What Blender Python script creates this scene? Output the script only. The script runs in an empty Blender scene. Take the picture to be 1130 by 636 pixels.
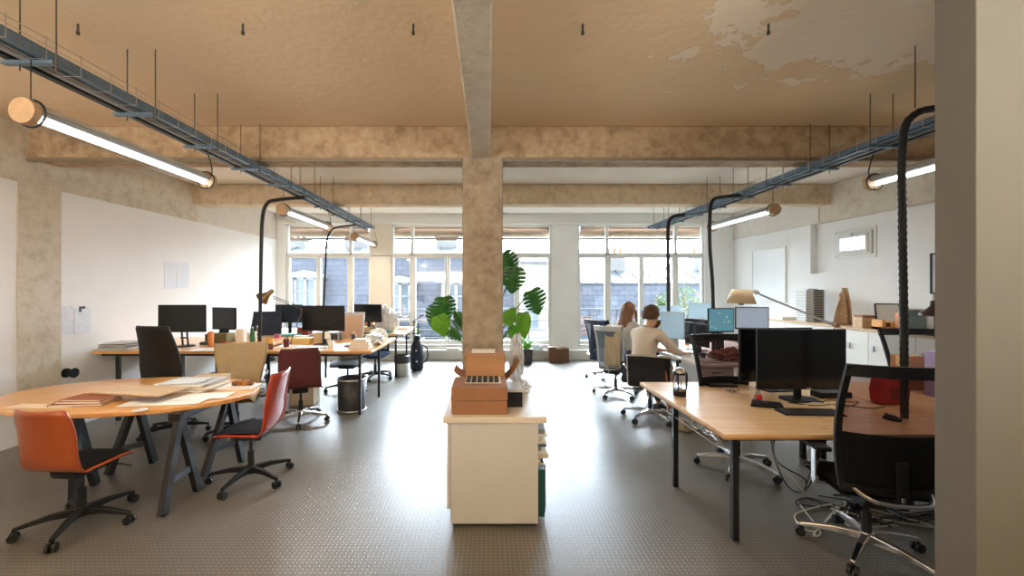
import bpy, bmesh, math, random
from mathutils import Vector, Matrix, noise
random.seed(7)
PI = math.pi
S = bpy.context.scene
COL = S.collection
# ------------------------------------------------------------------ camera / light
F, CX, CY, HC = 453.0, 539.0, 318.0, 1.70       # focal length in px, principal point, eye height
cam_d = bpy.data.cameras.new('camera'); cam = bpy.data.objects.new('camera', cam_d); COL.objects.link(cam)
cam.location = (0, 0, HC); cam.rotation_euler = (PI/2, 0, 0)
cam_d.sensor_width = 36; cam_d.lens = 36*F/1130; cam_d.shift_x = (565-CX)/1130; cam_d.shift_y = 0
cam_d.clip_start = 0.05; cam_d.clip_end = 200
S.camera = cam
S.view_settings.view_transform = 'Standard'; S.view_settings.look = 'None'
S.view_settings.exposure = 0.74; S.view_settings.gamma = 1; S.view_settings.use_curve_mapping = False
S.cycles.use_denoising = True
S.cycles.max_bounces = 10; S.cycles.diffuse_bounces = 5; S.cycles.glossy_bounces = 4
S.cycles.transparent_max_bounces = 24; S.cycles.sample_clamp_indirect = 6
S.cycles.caustics_reflective = False; S.cycles.caustics_refractive = False
SKY = 5.5; GLOW = 62.0        # sky radiance; bright hazy sky around the veiled sun beyond the windows
w = bpy.data.worlds.new('sky'); S.world = w; w.use_nodes = True
wn = w.node_tree.nodes; wl = w.node_tree.links
bg = wn['Background']; bg.inputs[1].default_value = SKY
tc = wn.new('ShaderNodeTexCoord'); ns = wn.new('ShaderNodeTexNoise'); ns.inputs['Scale'].default_value = 2.2; ns.inputs['Detail'].default_value = 4
cr = wn.new('ShaderNodeValToRGB'); cr.color_ramp.elements[0].color = (.62,.79,1,1); cr.color_ramp.elements[1].color = (.80,.90,1,1)
cr.color_ramp.elements[0].position = .3; cr.color_ramp.elements[1].position = .6
wl.new(tc.outputs['Generated'], ns.inputs['Vector']); wl.new(ns.outputs['Fac'], cr.inputs['Fac']); wl.new(cr.outputs['Color'], bg.inputs['Color'])
gd = wn.new('ShaderNodeVectorMath'); gd.operation = 'DOT_PRODUCT'; gd.inputs[1].default_value = Vector((.06, .90, .42)).normalized()
nm = wn.new('ShaderNodeVectorMath'); nm.operation = 'NORMALIZE'; wl.new(tc.outputs['Generated'], nm.inputs[0]); wl.new(nm.outputs[0], gd.inputs[0])
def wm(op, a, b):
    x = wn.new('ShaderNodeMath'); x.operation = op; wl.new(a, x.inputs[0]); x.inputs[1].default_value = b; return x.outputs[0]
wl.new(wm('ADD', wm('MULTIPLY', wm('POWER', wm('MAXIMUM', gd.outputs['Value'], 0), 6), GLOW), SKY), bg.inputs[1])
YW = 9.85; XL = -5.08; XR = 5.90; ZC = 3.488; ZB = 3.13; YB = -3.6
def area(name, loc, rot, sx, sy, power, color, portal=False):
    d = bpy.data.lights.new(name, 'AREA'); d.shape = 'RECTANGLE'; d.size = sx; d.size_y = sy; d.energy = power; d.color = color
    if portal: d.cycles.is_portal = True
    o = bpy.data.objects.new(name, d); COL.objects.link(o); o.location = loc; o.rotation_euler = rot
    return o
for k, (x0, x1) in enumerate(((-4.85, -2.85), (-2.3, 1.45), (2.2, 5.15))):
    area('window_portal', ((x0+x1)/2, YW+.25, 1.8), (-PI/2, 0, 0), x1-x0, 2.9, 1, (1,1,1), True)
# rear half of the office behind the photographer: unseen fill lights added to brighten ceiling and foreground
area('added_ceiling_fill', (-2.6, -1.4, 2.3), (PI-.5, 0, 0), 2.6, .8, 135, (1, .92, .80))
area('added_ceiling_fill', (2.9, -1.4, 2.3), (PI-.5, 0, 0), 2.6, .8, 135, (1, .92, .80))
area('added_rear_fill', (0, YB+.2, 1.9), (PI/2, 0, 0), 8.5, 2.4, 10, (1, .93, .84))  # added soft fill from behind; the rear wall has no window

def P(px, py, Z): return Vector(((px-CX)*Z/F, Z, HC-(py-CY)*Z/F))
def XP(px, Z): return (px-CX)*Z/F
# ------------------------------------------------------------------ materials
MC = {}
def lin(c): return tuple(((v/255)/12.92 if v/255 <= .04045 else ((v/255+.055)/1.055)**2.4) for v in c)
def mat(name, col, rough=.5, metal=0, spec=.5, var=0, scale=8, stretch=(1,1,1), bump=0, bscale=60, emit=0, ecol=None, alpha=1, col2=None, coord='Object', coat=0):
    """procedural principled material; col/col2 are linear rgb"""
    if name in MC: return MC[name]
    m = bpy.data.materials.new(name); m.use_nodes = True; MC[name] = m
    n = m.node_tree.nodes; l = m.node_tree.links; b = n['Principled BSDF']
    b.inputs['Base Color'].default_value = (*col, 1); b.inputs['Roughness'].default_value = rough
    b.inputs['Metallic'].default_value = metal; b.inputs['Specular IOR Level'].default_value = spec
    b.inputs['Coat Weight'].default_value = coat
    if alpha < 1: b.inputs['Alpha'].default_value = alpha
    if emit: b.inputs['Emission Strength'].default_value = emit; b.inputs['Emission Color'].default_value = (*(ecol or col), 1)
    t = n.new('ShaderNodeTexCoord'); mp = n.new('ShaderNodeMapping'); mp.inputs['Scale'].default_value = stretch
    l.new(t.outputs[coord], mp.inputs['Vector'])
    if var or col2:
        no = n.new('ShaderNodeTexNoise'); no.inputs['Scale'].default_value = scale; no.inputs['Detail'].default_value = 6; no.inputs['Roughness'].default_value = .65
        r = n.new('ShaderNodeValToRGB'); c2 = col2 or tuple(max(0, v*(1-var)) for v in col)
        r.color_ramp.elements[0].position = .35; r.color_ramp.elements[1].position = .65
        r.color_ramp.elements[0].color = (*c2, 1); r.color_ramp.elements[1].color = (*col, 1)
        l.new(mp.outputs['Vector'], no.inputs['Vector']); l.new(no.outputs['Fac'], r.inputs['Fac']); l.new(r.outputs['Color'], b.inputs['Base Color'])
    if bump:
        nb = n.new('ShaderNodeTexNoise'); nb.inputs['Scale'].default_value = bscale; nb.inputs['Detail'].default_value = 5
        bp = n.new('ShaderNodeBump'); bp.inputs['Strength'].default_value = bump; bp.inputs['Distance'].default_value = .01
        l.new(mp.outputs['Vector'], nb.inputs['Vector']); l.new(nb.outputs['Fac'], bp.inputs['Height']); l.new(bp.outputs['Normal'], b.inputs['Normal'])
    return m
def L(r, g, b): return lin((r, g, b))
def nodes_of(name, rough=.5):
    m = bpy.data.materials.new(name); m.use_nodes = True; MC[name] = m
    b = m.node_tree.nodes['Principled BSDF']; b.inputs['Roughness'].default_value = rough
    return m, m.node_tree.nodes, m.node_tree.links, b
def floor_mat():
    m, n, l, b = nodes_of('studded_floor', .33)
    t = n.new('ShaderNodeTexCoord')
    def M(op, a, bb=None, c=None):
        x = n.new('ShaderNodeMath'); x.operation = op
        for i, v in enumerate((a, bb, c)):
            if v is None: continue
            if isinstance(v, (int, float)): x.inputs[i].default_value = v
            else: l.new(v, x.inputs[i])
        return x.outputs[0]
    s = n.new('ShaderNodeSeparateXYZ'); l.new(t.outputs['Object'], s.inputs[0])
    u = M('MULTIPLY', s.outputs['X'], 1/.03); v = M('MULTIPLY', s.outputs['Y'], 1/.03)
    fu = M('SUBTRACT', M('FRACT', u), .5); fv = M('SUBTRACT', M('FRACT', v), .5)
    par = M('FLOORED_MODULO', M('ADD', M('FLOOR', u), M('FLOOR', v)), 2)
    # lozenges, alternately lying across and along
    dx = M('ABSOLUTE', fu); dy = M('ABSOLUTE', fv)
    a = M('ADD', M('MULTIPLY', dx, 1.1), M('MULTIPLY', dy, 3.2)); c = M('ADD', M('MULTIPLY', dx, 3.2), M('MULTIPLY', dy, 1.1))
    mix = M('ADD', M('MULTIPLY', a, par), M('MULTIPLY', c, M('SUBTRACT', 1, par)))
    h = M('SMOOTHSTEP', mix, .25, .62) if False else M('SUBTRACT', 1, M('MINIMUM', M('MAXIMUM', M('MULTIPLY', M('SUBTRACT', mix, .25), 2.7), 0), 1))
    bp = n.new('ShaderNodeBump'); bp.inputs['Strength'].default_value = .55; bp.inputs['Distance'].default_value = .003
    l.new(h, bp.inputs['Height']); l.new(bp.outputs['Normal'], b.inputs['Normal'])
    no = n.new('ShaderNodeTexNoise'); no.inputs['Scale'].default_value = .9; no.inputs['Detail'].default_value = 7
    l.new(t.outputs['Object'], no.inputs['Vector'])
    r = n.new('ShaderNodeValToRGB'); r.color_ramp.elements[0].position = .38; r.color_ramp.elements[1].position = .66
    r.color_ramp.elements[0].color = (.215, .19, .155, 1); r.color_ramp.elements[1].color = (.29, .26, .215, 1)
    l.new(no.outputs['Fac'], r.inputs['Fac'])
    mx = n.new('ShaderNodeMix'); mx.data_type = 'RGBA'; mx.blend_type = 'MULTIPLY'
    mx.inputs[0].default_value = 1; l.new(r.outputs['Color'], mx.inputs[6])
    r2 = n.new('ShaderNodeValToRGB'); r2.color_ramp.elements[0].color = (.52,.52,.52,1); r2.color_ramp.elements[1].color = (1.15,1.15,1.15,1)
    l.new(h, r2.inputs['Fac']); l.new(r2.outputs['Color'], mx.inputs[7]); l.new(mx.outputs[2], b.inputs['Base Color'])
    n2 = n.new('ShaderNodeTexNoise'); n2.inputs['Scale'].default_value = 3; n2.inputs['Detail'].default_value = 5
    l.new(t.outputs['Object'], n2.inputs['Vector'])
    mr = n.new('ShaderNodeMapRange'); mr.inputs['To Min'].default_value = .30; mr.inputs['To Max'].default_value = .44
    l.new(n2.outputs['Fac'], mr.inputs['Value']); l.new(mr.outputs['Result'], b.inputs['Roughness'])
    b.inputs['Specular IOR Level'].default_value = .95
    return m
def plaster_mat(name, c, c2, patch=None, bump=.25, thr=.6):
    m, n, l, b = nodes_of(name, .85)
    b.inputs['Specular IOR Level'].default_value = .2
    t = n.new('ShaderNodeTexCoord'); no = n.new('ShaderNodeTexNoise'); no.inputs['Scale'].default_value = 1.3; no.inputs['Detail'].default_value = 8; no.inputs['Roughness'].default_value = .6
    l.new(t.outputs['Object'], no.inputs['Vector'])
    r = n.new('ShaderNodeValToRGB'); r.color_ramp.elements[0].position = .3; r.color_ramp.elements[1].position = .7
    r.color_ramp.elements[0].color = (*c2, 1); r.color_ramp.elements[1].color = (*c, 1)
    l.new(no.outputs['Fac'], r.inputs['Fac']); out = r.outputs['Color']
    nb = n.new('ShaderNodeTexNoise'); nb.inputs['Scale'].default_value = 14; nb.inputs['Detail'].default_value = 8
    l.new(t.outputs['Object'], nb.inputs['Vector'])
    bp = n.new('ShaderNodeBump'); bp.inputs['Strength'].default_value = bump; bp.inputs['Distance'].default_value = .02
    l.new(nb.outputs['Fac'], bp.inputs['Height'])
    if patch:   # flaked paint around a spot (x, y, radius) of the slab
        px, py, rad, pc = patch
        mp = n.new('ShaderNodeMapping'); mp.inputs['Location'].default_value = (-px/rad, -py/(rad*.62), 0); mp.inputs['Scale'].default_value = (1/rad, 1/(rad*.62), 0)
        l.new(t.outputs['Object'], mp.inputs['Vector'])
        le = n.new('ShaderNodeVectorMath'); le.operation = 'LENGTH'; l.new(mp.outputs['Vector'], le.inputs[0])
        n3 = n.new('ShaderNodeTexNoise'); n3.inputs['Scale'].default_value = 2.3; n3.inputs['Detail'].default_value = 10; n3.inputs['Roughness'].default_value = .62
        l.new(t.outputs['Object'], n3.inputs['Vector'])
        ad = n.new('ShaderNodeMath'); ad.operation = 'MULTIPLY_ADD'; ad.inputs[1].default_value = 2.6; l.new(n3.outputs['Fac'], ad.inputs[0]); l.new(le.outputs['Value'], ad.inputs[2])
        rr = n.new('ShaderNodeValToRGB'); rr.color_ramp.interpolation = 'LINEAR'
        e = rr.color_ramp.elements; e[0].position = .93; e[0].color = (1,1,1,1); e[1].position = .94; e[1].color = (0,0,0,1)
        sc = n.new('ShaderNodeMath'); sc.operation = 'MULTIPLY'; sc.inputs[1].default_value = .45; l.new(ad.outputs[0], sc.inputs[0]); l.new(sc.outputs[0], rr.inputs['Fac'])
        mx = n.new('ShaderNodeMix'); mx.data_type = 'RGBA'; l.new(rr.outputs['Color'], mx.inputs[0]); l.new(out, mx.inputs[6]); mx.inputs[7].default_value = (*pc, 1)
        out = mx.outputs[2]
        b2 = n.new('ShaderNodeBump'); b2.inputs['Strength'].default_value = .55; b2.inputs['Distance'].default_value = .012; b2.invert = True
        l.new(rr.outputs['Color'], b2.inputs['Height']); l.new(bp.outputs['Normal'], b2.inputs['Normal']); bp = b2
    l.new(out, b.inputs['Base Color']); l.new(bp.outputs['Normal'], b.inputs['Normal'])
    return m
def concrete_mat(name, c, c2, c3):
    m, n, l, b = nodes_of(name, .9); b.inputs['Specular IOR Level'].default_value = .2
    t = n.new('ShaderNodeTexCoord'); no = n.new('ShaderNodeTexNoise'); no.inputs['Scale'].default_value = 6.5; no.inputs['Detail'].default_value = 10; no.inputs['Roughness'].default_value = .72
    l.new(t.outputs['Object'], no.inputs['Vector'])
    r = n.new('ShaderNodeValToRGB'); e = r.color_ramp.elements; e[0].position = .33; e[0].color = (*c3, 1); e[1].position = .72; e[1].color = (*c, 1)
    x = e.new(.5); x.color = (*c2, 1)
    l.new(no.outputs['Fac'], r.inputs['Fac'])
    v = n.new('ShaderNodeTexVoronoi'); v.inputs['Scale'].default_value = 26; l.new(t.outputs['Object'], v.inputs['Vector'])
    r2 = n.new('ShaderNodeValToRGB'); r2.color_ramp.elements[0].position = .06; r2.color_ramp.elements[1].position = .2
    r2.color_ramp.elements[0].color = (.72,.70,.68,1); r2.color_ramp.elements[1].color = (1,1,1,1); l.new(v.outputs['Distance'], r2.inputs['Fac'])
    mx = n.new('ShaderNodeMix'); mx.data_type = 'RGBA'; mx.blend_type = 'MULTIPLY'; mx.inputs[0].default_value = .6
    l.new(r.outputs['Color'], mx.inputs[6]); l.new(r2.outputs['Color'], mx.inputs[7]); l.new(mx.outputs[2], b.inputs['Base Color'])
    bp = n.new('ShaderNodeBump'); bp.inputs['Strength'].default_value = .7; bp.inputs['Distance'].default_value = .02
    l.new(no.outputs['Fac'], bp.inputs['Height']); l.new(bp.outputs['Normal'], b.inputs['Normal'])
    return m
def wood_mat(name, c, c2, rough=.38, sc=(1.2, 14, 14), knots=True, coat=0):
    m, n, l, b = nodes_of(name, rough); b.inputs['Coat Weight'].default_value = coat
    t = n.new('ShaderNodeTexCoord'); mp = n.new('ShaderNodeMapping'); mp.inputs['Scale'].default_value = sc
    l.new(t.outputs['Object'], mp.inputs['Vector'])
    no = n.new('ShaderNodeTexNoise'); no.inputs['Scale'].default_value = 2; no.inputs['Detail'].default_value = 5; no.inputs['Distortion'].default_value = .8
    l.new(mp.outputs['Vector'], no.inputs['Vector'])
    r = n.new('ShaderNodeValToRGB'); r.color_ramp.elements[0].position = .35; r.color_ramp.elements[1].position = .65
    r.color_ramp.elements[0].color = (*c2, 1); r.color_ramp.elements[1].color = (*c, 1); l.new(no.outputs['Fac'], r.inputs['Fac']); out = r.outputs['Color']
    if knots:
        v = n.new('ShaderNodeTexVoronoi'); v.inputs['Scale'].default_value = 3.2; m2 = n.new('ShaderNodeMapping'); m2.inputs['Scale'].default_value = (.75, 1.6, 1)
        l.new(t.outputs['Object'], m2.inputs['Vector']); l.new(m2.outputs['Vector'], v.inputs['Vector'])
        r2 = n.new('ShaderNodeValToRGB'); r2.color_ramp.elements[0].position = .03; r2.color_ramp.elements[1].position = .09
        r2.color_ramp.elements[0].color = (.45,.30,.2,1); r2.color_ramp.elements[1].color = (1,1,1,1); l.new(v.outputs['Distance'], r2.inputs['Fac'])
        mx = n.new('ShaderNodeMix'); mx.data_type = 'RGBA'; mx.blend_type = 'MULTIPLY'; mx.inputs[0].default_value = .8
        l.new(out, mx.inputs[6]); l.new(r2.outputs['Color'], mx.inputs[7]); out = mx.outputs[2]
    l.new(out, b.inputs['Base Color'])
    return m
def see_mat(name, tint, fac, gcol=(1,1,1), rough=.05, diffuse=None):
    """clear or woven stuff: part of the light goes straight through"""
    m = bpy.data.materials.new(name); m.use_nodes = True; MC[name] = m
    n = m.node_tree.nodes; l = m.node_tree.links; n.clear()
    o = n.new('ShaderNodeOutputMaterial'); mx = n.new('ShaderNodeMixShader'); tr = n.new('ShaderNodeBsdfTransparent'); tr.inputs[0].default_value = (*tint, 1)
    if diffuse is None:
        g = n.new('ShaderNodeBsdfGlossy'); g.inputs[0].default_value = (*gcol, 1); g.inputs['Roughness'].default_value = rough
    else:
        g = n.new('ShaderNodeBsdfPrincipled'); g.inputs['Base Color'].default_value = (*diffuse, 1); g.inputs['Roughness'].default_value = rough
    mx.inputs[0].default_value = fac
    l.new(tr.outputs[0], mx.inputs[1]); l.new(g.outputs[0], mx.inputs[2]); l.new(mx.outputs[0], o.inputs[0])
    return m
M_floor = floor_mat()
M_ceil = plaster_mat('plaster_ceiling', L(232,209,178), L(226,201,166), (2.75, 2.7, 1.5, L(240,226,208)))
M_conc2 = concrete_mat('beige_concrete', L(222,204,180), L(210,190,162), L(188,164,134))
M_ceil2 = plaster_mat('pale_ceiling', L(232,224,212), L(222,212,198), None, .12)
M_wall = plaster_mat('white_wall', L(236,236,236), L(230,229,227), None, .08)
M_conc = concrete_mat('raw_concrete', L(216,207,192), L(206,196,180), L(186,174,156))
M_concb = concrete_mat('warm_lit_concrete', L(206,186,158), L(184,160,130), L(150,126,98))  # warm light on the front beam is put into this brown
M_colm = concrete_mat('column_concrete', L(184,170,152), L(164,149,130), L(138,122,104))
M_grey = mat('grey_paint', L(118,117,112), .7, var=.04, scale=3)
M_frame = mat('window_paint', L(222,222,216), .5, var=.04, scale=5)
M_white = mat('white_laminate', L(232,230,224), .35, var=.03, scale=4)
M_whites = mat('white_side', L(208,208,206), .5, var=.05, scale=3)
M_pine = wood_mat('pine_top', L(236,202,154), L(222,180,126), .36)
M_pine2 = wood_mat('orange_ply', L(234,180,114), L(222,160,92), .3, knots=False, coat=.3)
M_ply = wood_mat('plywood_edge', L(200,148,92), L(160,112,66), .5, (2,2,60), False)
M_ash = wood_mat('pale_wood', L(214,186,150), L(194,160,122), .5, knots=False)
M_dwood = wood_mat('dark_wood', L(120,80,52), L(92,58,36), .45, knots=False)
M_black = mat('black_metal', (.012,.012,.013), .42, var=.2, scale=10)
M_bplast = mat('black_plastic', (.011,.011,.012), .5, spec=.3, bump=.05, bscale=200)
M_screen = mat('black_screen', (.006,.006,.007), .16, spec=.5, var=.1, scale=2)
M_dgrey = mat('charcoal_plastic', (.045,.046,.05), .5, var=.15, scale=12)
M_lgrey = mat('light_grey_plastic', L(190,194,196), .45, var=.05, scale=8)
M_chrome = mat('polished_aluminium', (.72,.72,.72), .2, metal=1, var=.08, scale=6)
M_alu = mat('brushed_aluminium', (.6,.6,.61), .38, metal=1, var=.08, scale=6)
M_galv = mat('galvanised_steel', L(118,140,158), .45, metal=.55, var=.25, scale=30)
M_rubber = mat('black_rubber', (.01,.01,.01), .6, bump=.3, bscale=90)
M_bfab = mat('black_fabric', (.010,.010,.011), .9, spec=.15, bump=.3, bscale=300)
M_mesh = see_mat('reddish_mesh', (.62,.47,.45), .42, rough=.8, diffuse=(.03,.018,.017))
M_mesh2 = see_mat('grey_mesh', (.75,.74,.72), .5, rough=.8, diffuse=(.13,.12,.11))
M_mesh3 = see_mat('blue_mesh', (.7,.75,.8), .7, rough=.8, diffuse=(.22,.27,.33))
M_glass = see_mat('window_glass', (.97,.98,.98), .05)
M_clear = see_mat('clear_plastic', (.93,.95,.96), .14, rough=.12)
M_film = see_mat('plastic_film', (.9,.92,.93), .72, rough=.5, diffuse=(.75,.77,.78))
M_card = mat('cardboard', L(184,138,98), .8, var=.12, scale=5, stretch=(1,1,3))
M_card2 = mat('brown_cardboard', L(158,112,80), .8, var=.12, scale=6)
M_paper = mat('white_paper', L(240,236,228), .8, var=.03, scale=9)
M_glow = mat('tube_glow', (1,1,1), .5, emit=5, ecol=(1,.97,.93), coord='Object')
M_leaf = mat('monstera_green', L(62,128,44), .35, var=.4, scale=9, col2=L(34,92,30))
M_leaf2 = mat('fresh_leaf', L(118,186,48), .4, var=.3, scale=9)
M_skin = mat('skin', L(224,172,138), .55, var=.08, scale=20)
# ------------------------------------------------------------------ mesh helpers
class MB:
    def __init__(s): s.bm = bmesh.new()
    def box(s, c, d, rot=None, taper=None):
        c = Vector(c); R = rot if rot is not None else Matrix.Identity(3)
        vs = []
        for z in (-.5, .5):
            for x, y in ((-.5,-.5),(.5,-.5),(.5,.5),(-.5,.5)):
                t = taper if (taper and z > 0) else (1,1)
                vs.append(s.bm.verts.new(c + R @ Vector((x*d[0]*t[0], y*d[1]*t[1], z*d[2]))))
        for f in ((3,2,1,0),(4,5,6,7),(0,1,5,4),(1,2,6,5),(2,3,7,6),(3,0,4,7)): s.bm.faces.new([vs[i] for i in f])
        return s
    def b2(s, a, b):
        a = Vector(a); b = Vector(b); return s.box((a+b)/2, [abs(b[i]-a[i]) for i in range(3)])
    def prism(s, pts, axis, lo, hi):
        """extrude a closed outline: axis 'x' -> pts are (y,z), 'y' -> (x,z), 'z' -> (x,y)"""
        def v(p, t): return {'x': (t, p[0], p[1]), 'y': (p[0], t, p[1]), 'z': (p[0], p[1], t)}[axis]
        A = [s.bm.verts.new(v(p, lo)) for p in pts]; B = [s.bm.verts.new(v(p, hi)) for p in pts]
        n = len(pts)
        try: s.bm.faces.new(A[::-1]); s.bm.faces.new(B)
        except ValueError: pass
        for i in range(n): s.bm.faces.new((A[i], A[(i+1) % n], B[(i+1) % n], B[i]))
        return s
    def tube(s, pts, r, n=8, r2=None, closed=False):
        pts = [Vector(p) for p in pts]; k = len(pts); rings = []; u = None
        for i, p in enumerate(pts):
            if closed: t = pts[(i+1) % k]-pts[i-1]
            else: t = pts[min(i+1, k-1)]-pts[max(i-1, 0)]
            t.normalize(); rr = r if r2 is None else r+(r2-r)*i/(k-1)
            if u is None:
                u = t.cross(Vector((0,0,1)))
                if u.length < .1: u = t.cross(Vector((0,1,0)))
            u = u - t*u.dot(t)
            if u.length < 1e-4: u = t.cross(Vector((1,0,0)))
            u.normalize(); v = t.cross(u)
            rings.append([s.bm.verts.new(p + (u*math.cos(2*PI*(j+.5)/n) + v*math.sin(2*PI*(j+.5)/n))*rr) for j in range(n)])
        for i in range(k if closed else k-1):
            a, b = rings[i], rings[(i+1) % k]
            # match start vertex
            for j in range(n): 
                s.bm.faces.new((a[j], a[(j+1) % n], b[(j+1) % n], b[j]))
        if not closed: s.bm.faces.new(rings[0][::-1]); s.bm.faces.new(rings[-1])
        return s
    def cyl(s, a, b, r, r2=None, n=16): return s.tube([a, b], r, n, r2)
    def lathe(s, prof, c=(0,0,0), n=24, R=None, cap=True):
        c = Vector(c); R = R or Matrix.Identity(3); rings = []
        for r, z in prof: rings.append([s.bm.verts.new(c + R @ Vector((max(r, .0004)*math.cos(2*PI*i/n), max(r, .0004)*math.sin(2*PI*i/n), z))) for i in range(n)])
        for a, b in zip(rings, rings[1:]):
            for j in range(n): s.bm.faces.new((a[j], a[(j+1) % n], b[(j+1) % n], b[j]))
        if cap: s.bm.faces.new(rings[0][::-1]); s.bm.faces.new(rings[-1])
        return s
    def grid(s, f, nu, nv):
        g = [[s.bm.verts.new(f(i/nu, j/nv)) for j in range(nv+1)] for i in range(nu+1)]
        for i in range(nu):
            for j in range(nv): s.bm.faces.new((g[i][j], g[i+1][j], g[i+1][j+1], g[i][j+1]))
        return s
    def poly(s, pts): s.bm.faces.new([s.bm.verts.new(p) for p in pts]); return s
    def ball(s, c, r, seg=16, rings=10):
        if isinstance(r, (int, float)): r = (r, r, r)
        m = Matrix.Translation(c) @ Matrix.Diagonal((*r, 1))
        bmesh.ops.create_uvsphere(s.bm, u_segments=seg, v_segments=rings, radius=1, matrix=m); return s
    def build(s, name, m, parent=None, bevel=0, smooth=False, solid=0, sub=0, loc=None, seg=2):
        bmesh.ops.recalc_face_normals(s.bm, faces=s.bm.faces)
        me = bpy.data.meshes.new(name); s.bm.to_mesh(me); s.bm.free(); me.materials.append(m)
        o = bpy.data.objects.new(name, me); COL.objects.link(o)
        if loc is not None: o.location = loc
        if parent is not None: o.parent = parent
        if smooth or sub:
            for p in me.polygons: p.use_smooth = True
        if solid: md = o.modifiers.new('solid', 'SOLIDIFY'); md.thickness = solid; md.offset = 0
        if bevel:
            md = o.modifiers.new('bevel', 'BEVEL'); md.width = bevel; md.segments = seg; md.limit_method = 'ANGLE'; md.angle_limit = math.radians(40)
        if sub: md = o.modifiers.new('sub', 'SUBSURF'); md.levels = sub; md.render_levels = sub
        return o
def RX(a): return Matrix.Rotation(a, 3, 'X')
def RY(a): return Matrix.Rotation(a, 3, 'Y')
def RZ(a): return Matrix.Rotation(a, 3, 'Z')
def thing(name, label, cat, loc=(0,0,0), rz=0, group=None):
    o = bpy.data.objects.new(name, None); COL.objects.link(o); o.empty_display_size = .1
    o.location = loc; o.rotation_euler = (0, 0, rz); o['label'] = label; o['category'] = cat
    if group: o['group'] = group
    return o
def tag(o, label, cat, group=None):
    o['label'] = label; o['category'] = cat
    if group: o['group'] = group
    return o
def struct(o): o['kind'] = 'structure'; return o
def copy_tree(o, parent=None):
    c = o.copy(); COL.objects.link(c)
    if parent is not None: c.parent = parent
    for ch in [x for x in o.children]: copy_tree(ch, c)
    return c
def dup(root, loc, rz, label, group=None):
    c = copy_tree(root); c.location = loc; c.rotation_euler = (0, 0, rz); c['label'] = label
    if group: c['group'] = group
    return c
def bez(pts, n=8):
    """smooth polyline through points (Catmull-Rom)"""
    p = [Vector(q) for q in pts]; p = [p[0]*2-p[1]] + p + [p[-1]*2-p[-2]]; out = []
    for i in range(1, len(p)-2):
        for k in range(n):
            t = k/n; a, b, c, d = p[i-1], p[i], p[i+1], p[i+2]
            out.append(.5*((2*b)+(-a+c)*t+(2*a-5*b+4*c-d)*t*t+(-a+3*b-3*c+d)*t**3))
    out.append(p[-2]); return out
# ================================================================== THE ROOM
M_out = mat('outer_wall', L(206,200,188), .85)
struct(MB().b2((-6.2, YB, -.1), (7.2, 11.3, 0)).build('floor', M_floor))
struct(MB().b2((-6.2, YB, ZC), (7.2, 4.60, ZC+.2)).build('ceiling', M_ceil))
struct(MB().b2((-6.2, 4.60, ZC), (7.2, YW+.22, ZC+.2)).build('ceiling_rear_bays', M_ceil2))
struct(MB().b2((XL-.2, YB, 0), (XL, YW+.22, ZC)).build('wall_left', M_wall))
struct(MB().b2((-6.2, YB-.2, 0), (7.2, YB, ZC)).build('wall_front', M_wall))
# right wall: a lower panel, an upper recess with the small window in it
wr = struct(MB().b2((6.02, YB, 0), (6.22, 6.42, ZC)).b2((6.02, 7.06, 0), (6.22, YW+.22, ZC)).b2((6.02, 6.42, 0), (6.22, 7.06, 2.24)).b2((6.02, 6.42, 2.62), (6.22, 7.06, ZC)).build('wall_right', M_wall))
struct(MB().b2((5.90, 5.45, 0), (6.02, YW, 1.96)).b2((5.90, 7.52, 1.96), (6.02, YW, 2.86)).build('wall_right_panel', M_wall))
struct(MB().b2((-5.30, 4.42, 0), (XL+.012, 4.87, 2.86)).build('wall_left_pilaster', M_conc))
# beams
def beam(a, b, name, m): return struct(MB().b2(a, b).build(name, m, bevel=.012, seg=1))
beam((XL, 4.52, ZB), (6.02, 4.87, ZC), 'ceiling_beam_cross', M_concb)
beam((XL, 7.05, ZB+.01), (6.02, 7.32, ZC), 'ceiling_beam_cross', M_conc2)
beam((-.186, YB, ZB), (.02, 4.54, ZC), 'ceiling_beam_lengthwise', M_conc)
beam((XL-.05, YB, 2.85), (XL+.012, 7.15, ZC), 'wall_left_beam', M_conc)
beam((XL-.05, 7.15, 2.85), (XL+.006, YW, ZC), 'wall_left_beam', mat('pale_concrete', L(214,206,196), .9, var=.08, scale=7, bump=.4, bscale=20))
beam((5.885, YB, 2.855), (6.04, 7.3, ZC), 'wall_right_beam', M_conc)
beam((5.87, 7.3, 2.855), (6.03, YW, ZC), 'wall_right_beam', MC['pale_concrete'])
struct(MB().b2((-.289, 4.52, 0), (.16, 4.97, ZC)).build('column', M_colm, bevel=.018, seg=2))
# metal strips along the soffit edges of the nearest beam
struct(MB().b2((XL, 4.50, ZB-.035), (-.29, 4.54, ZB)).b2((.165, 4.50, ZB-.035), (5.88, 4.54, ZB)).build('beam_trim', mat('soffit_trim', L(150,136,116), .5, metal=.3, var=.2, scale=12)))
# the white partition edge at the right
struct(MB().b2((1.952, 1.642, 0), (6.02, 1.797, ZC)).build('wall_partition', M_grey, bevel=.004))
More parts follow.
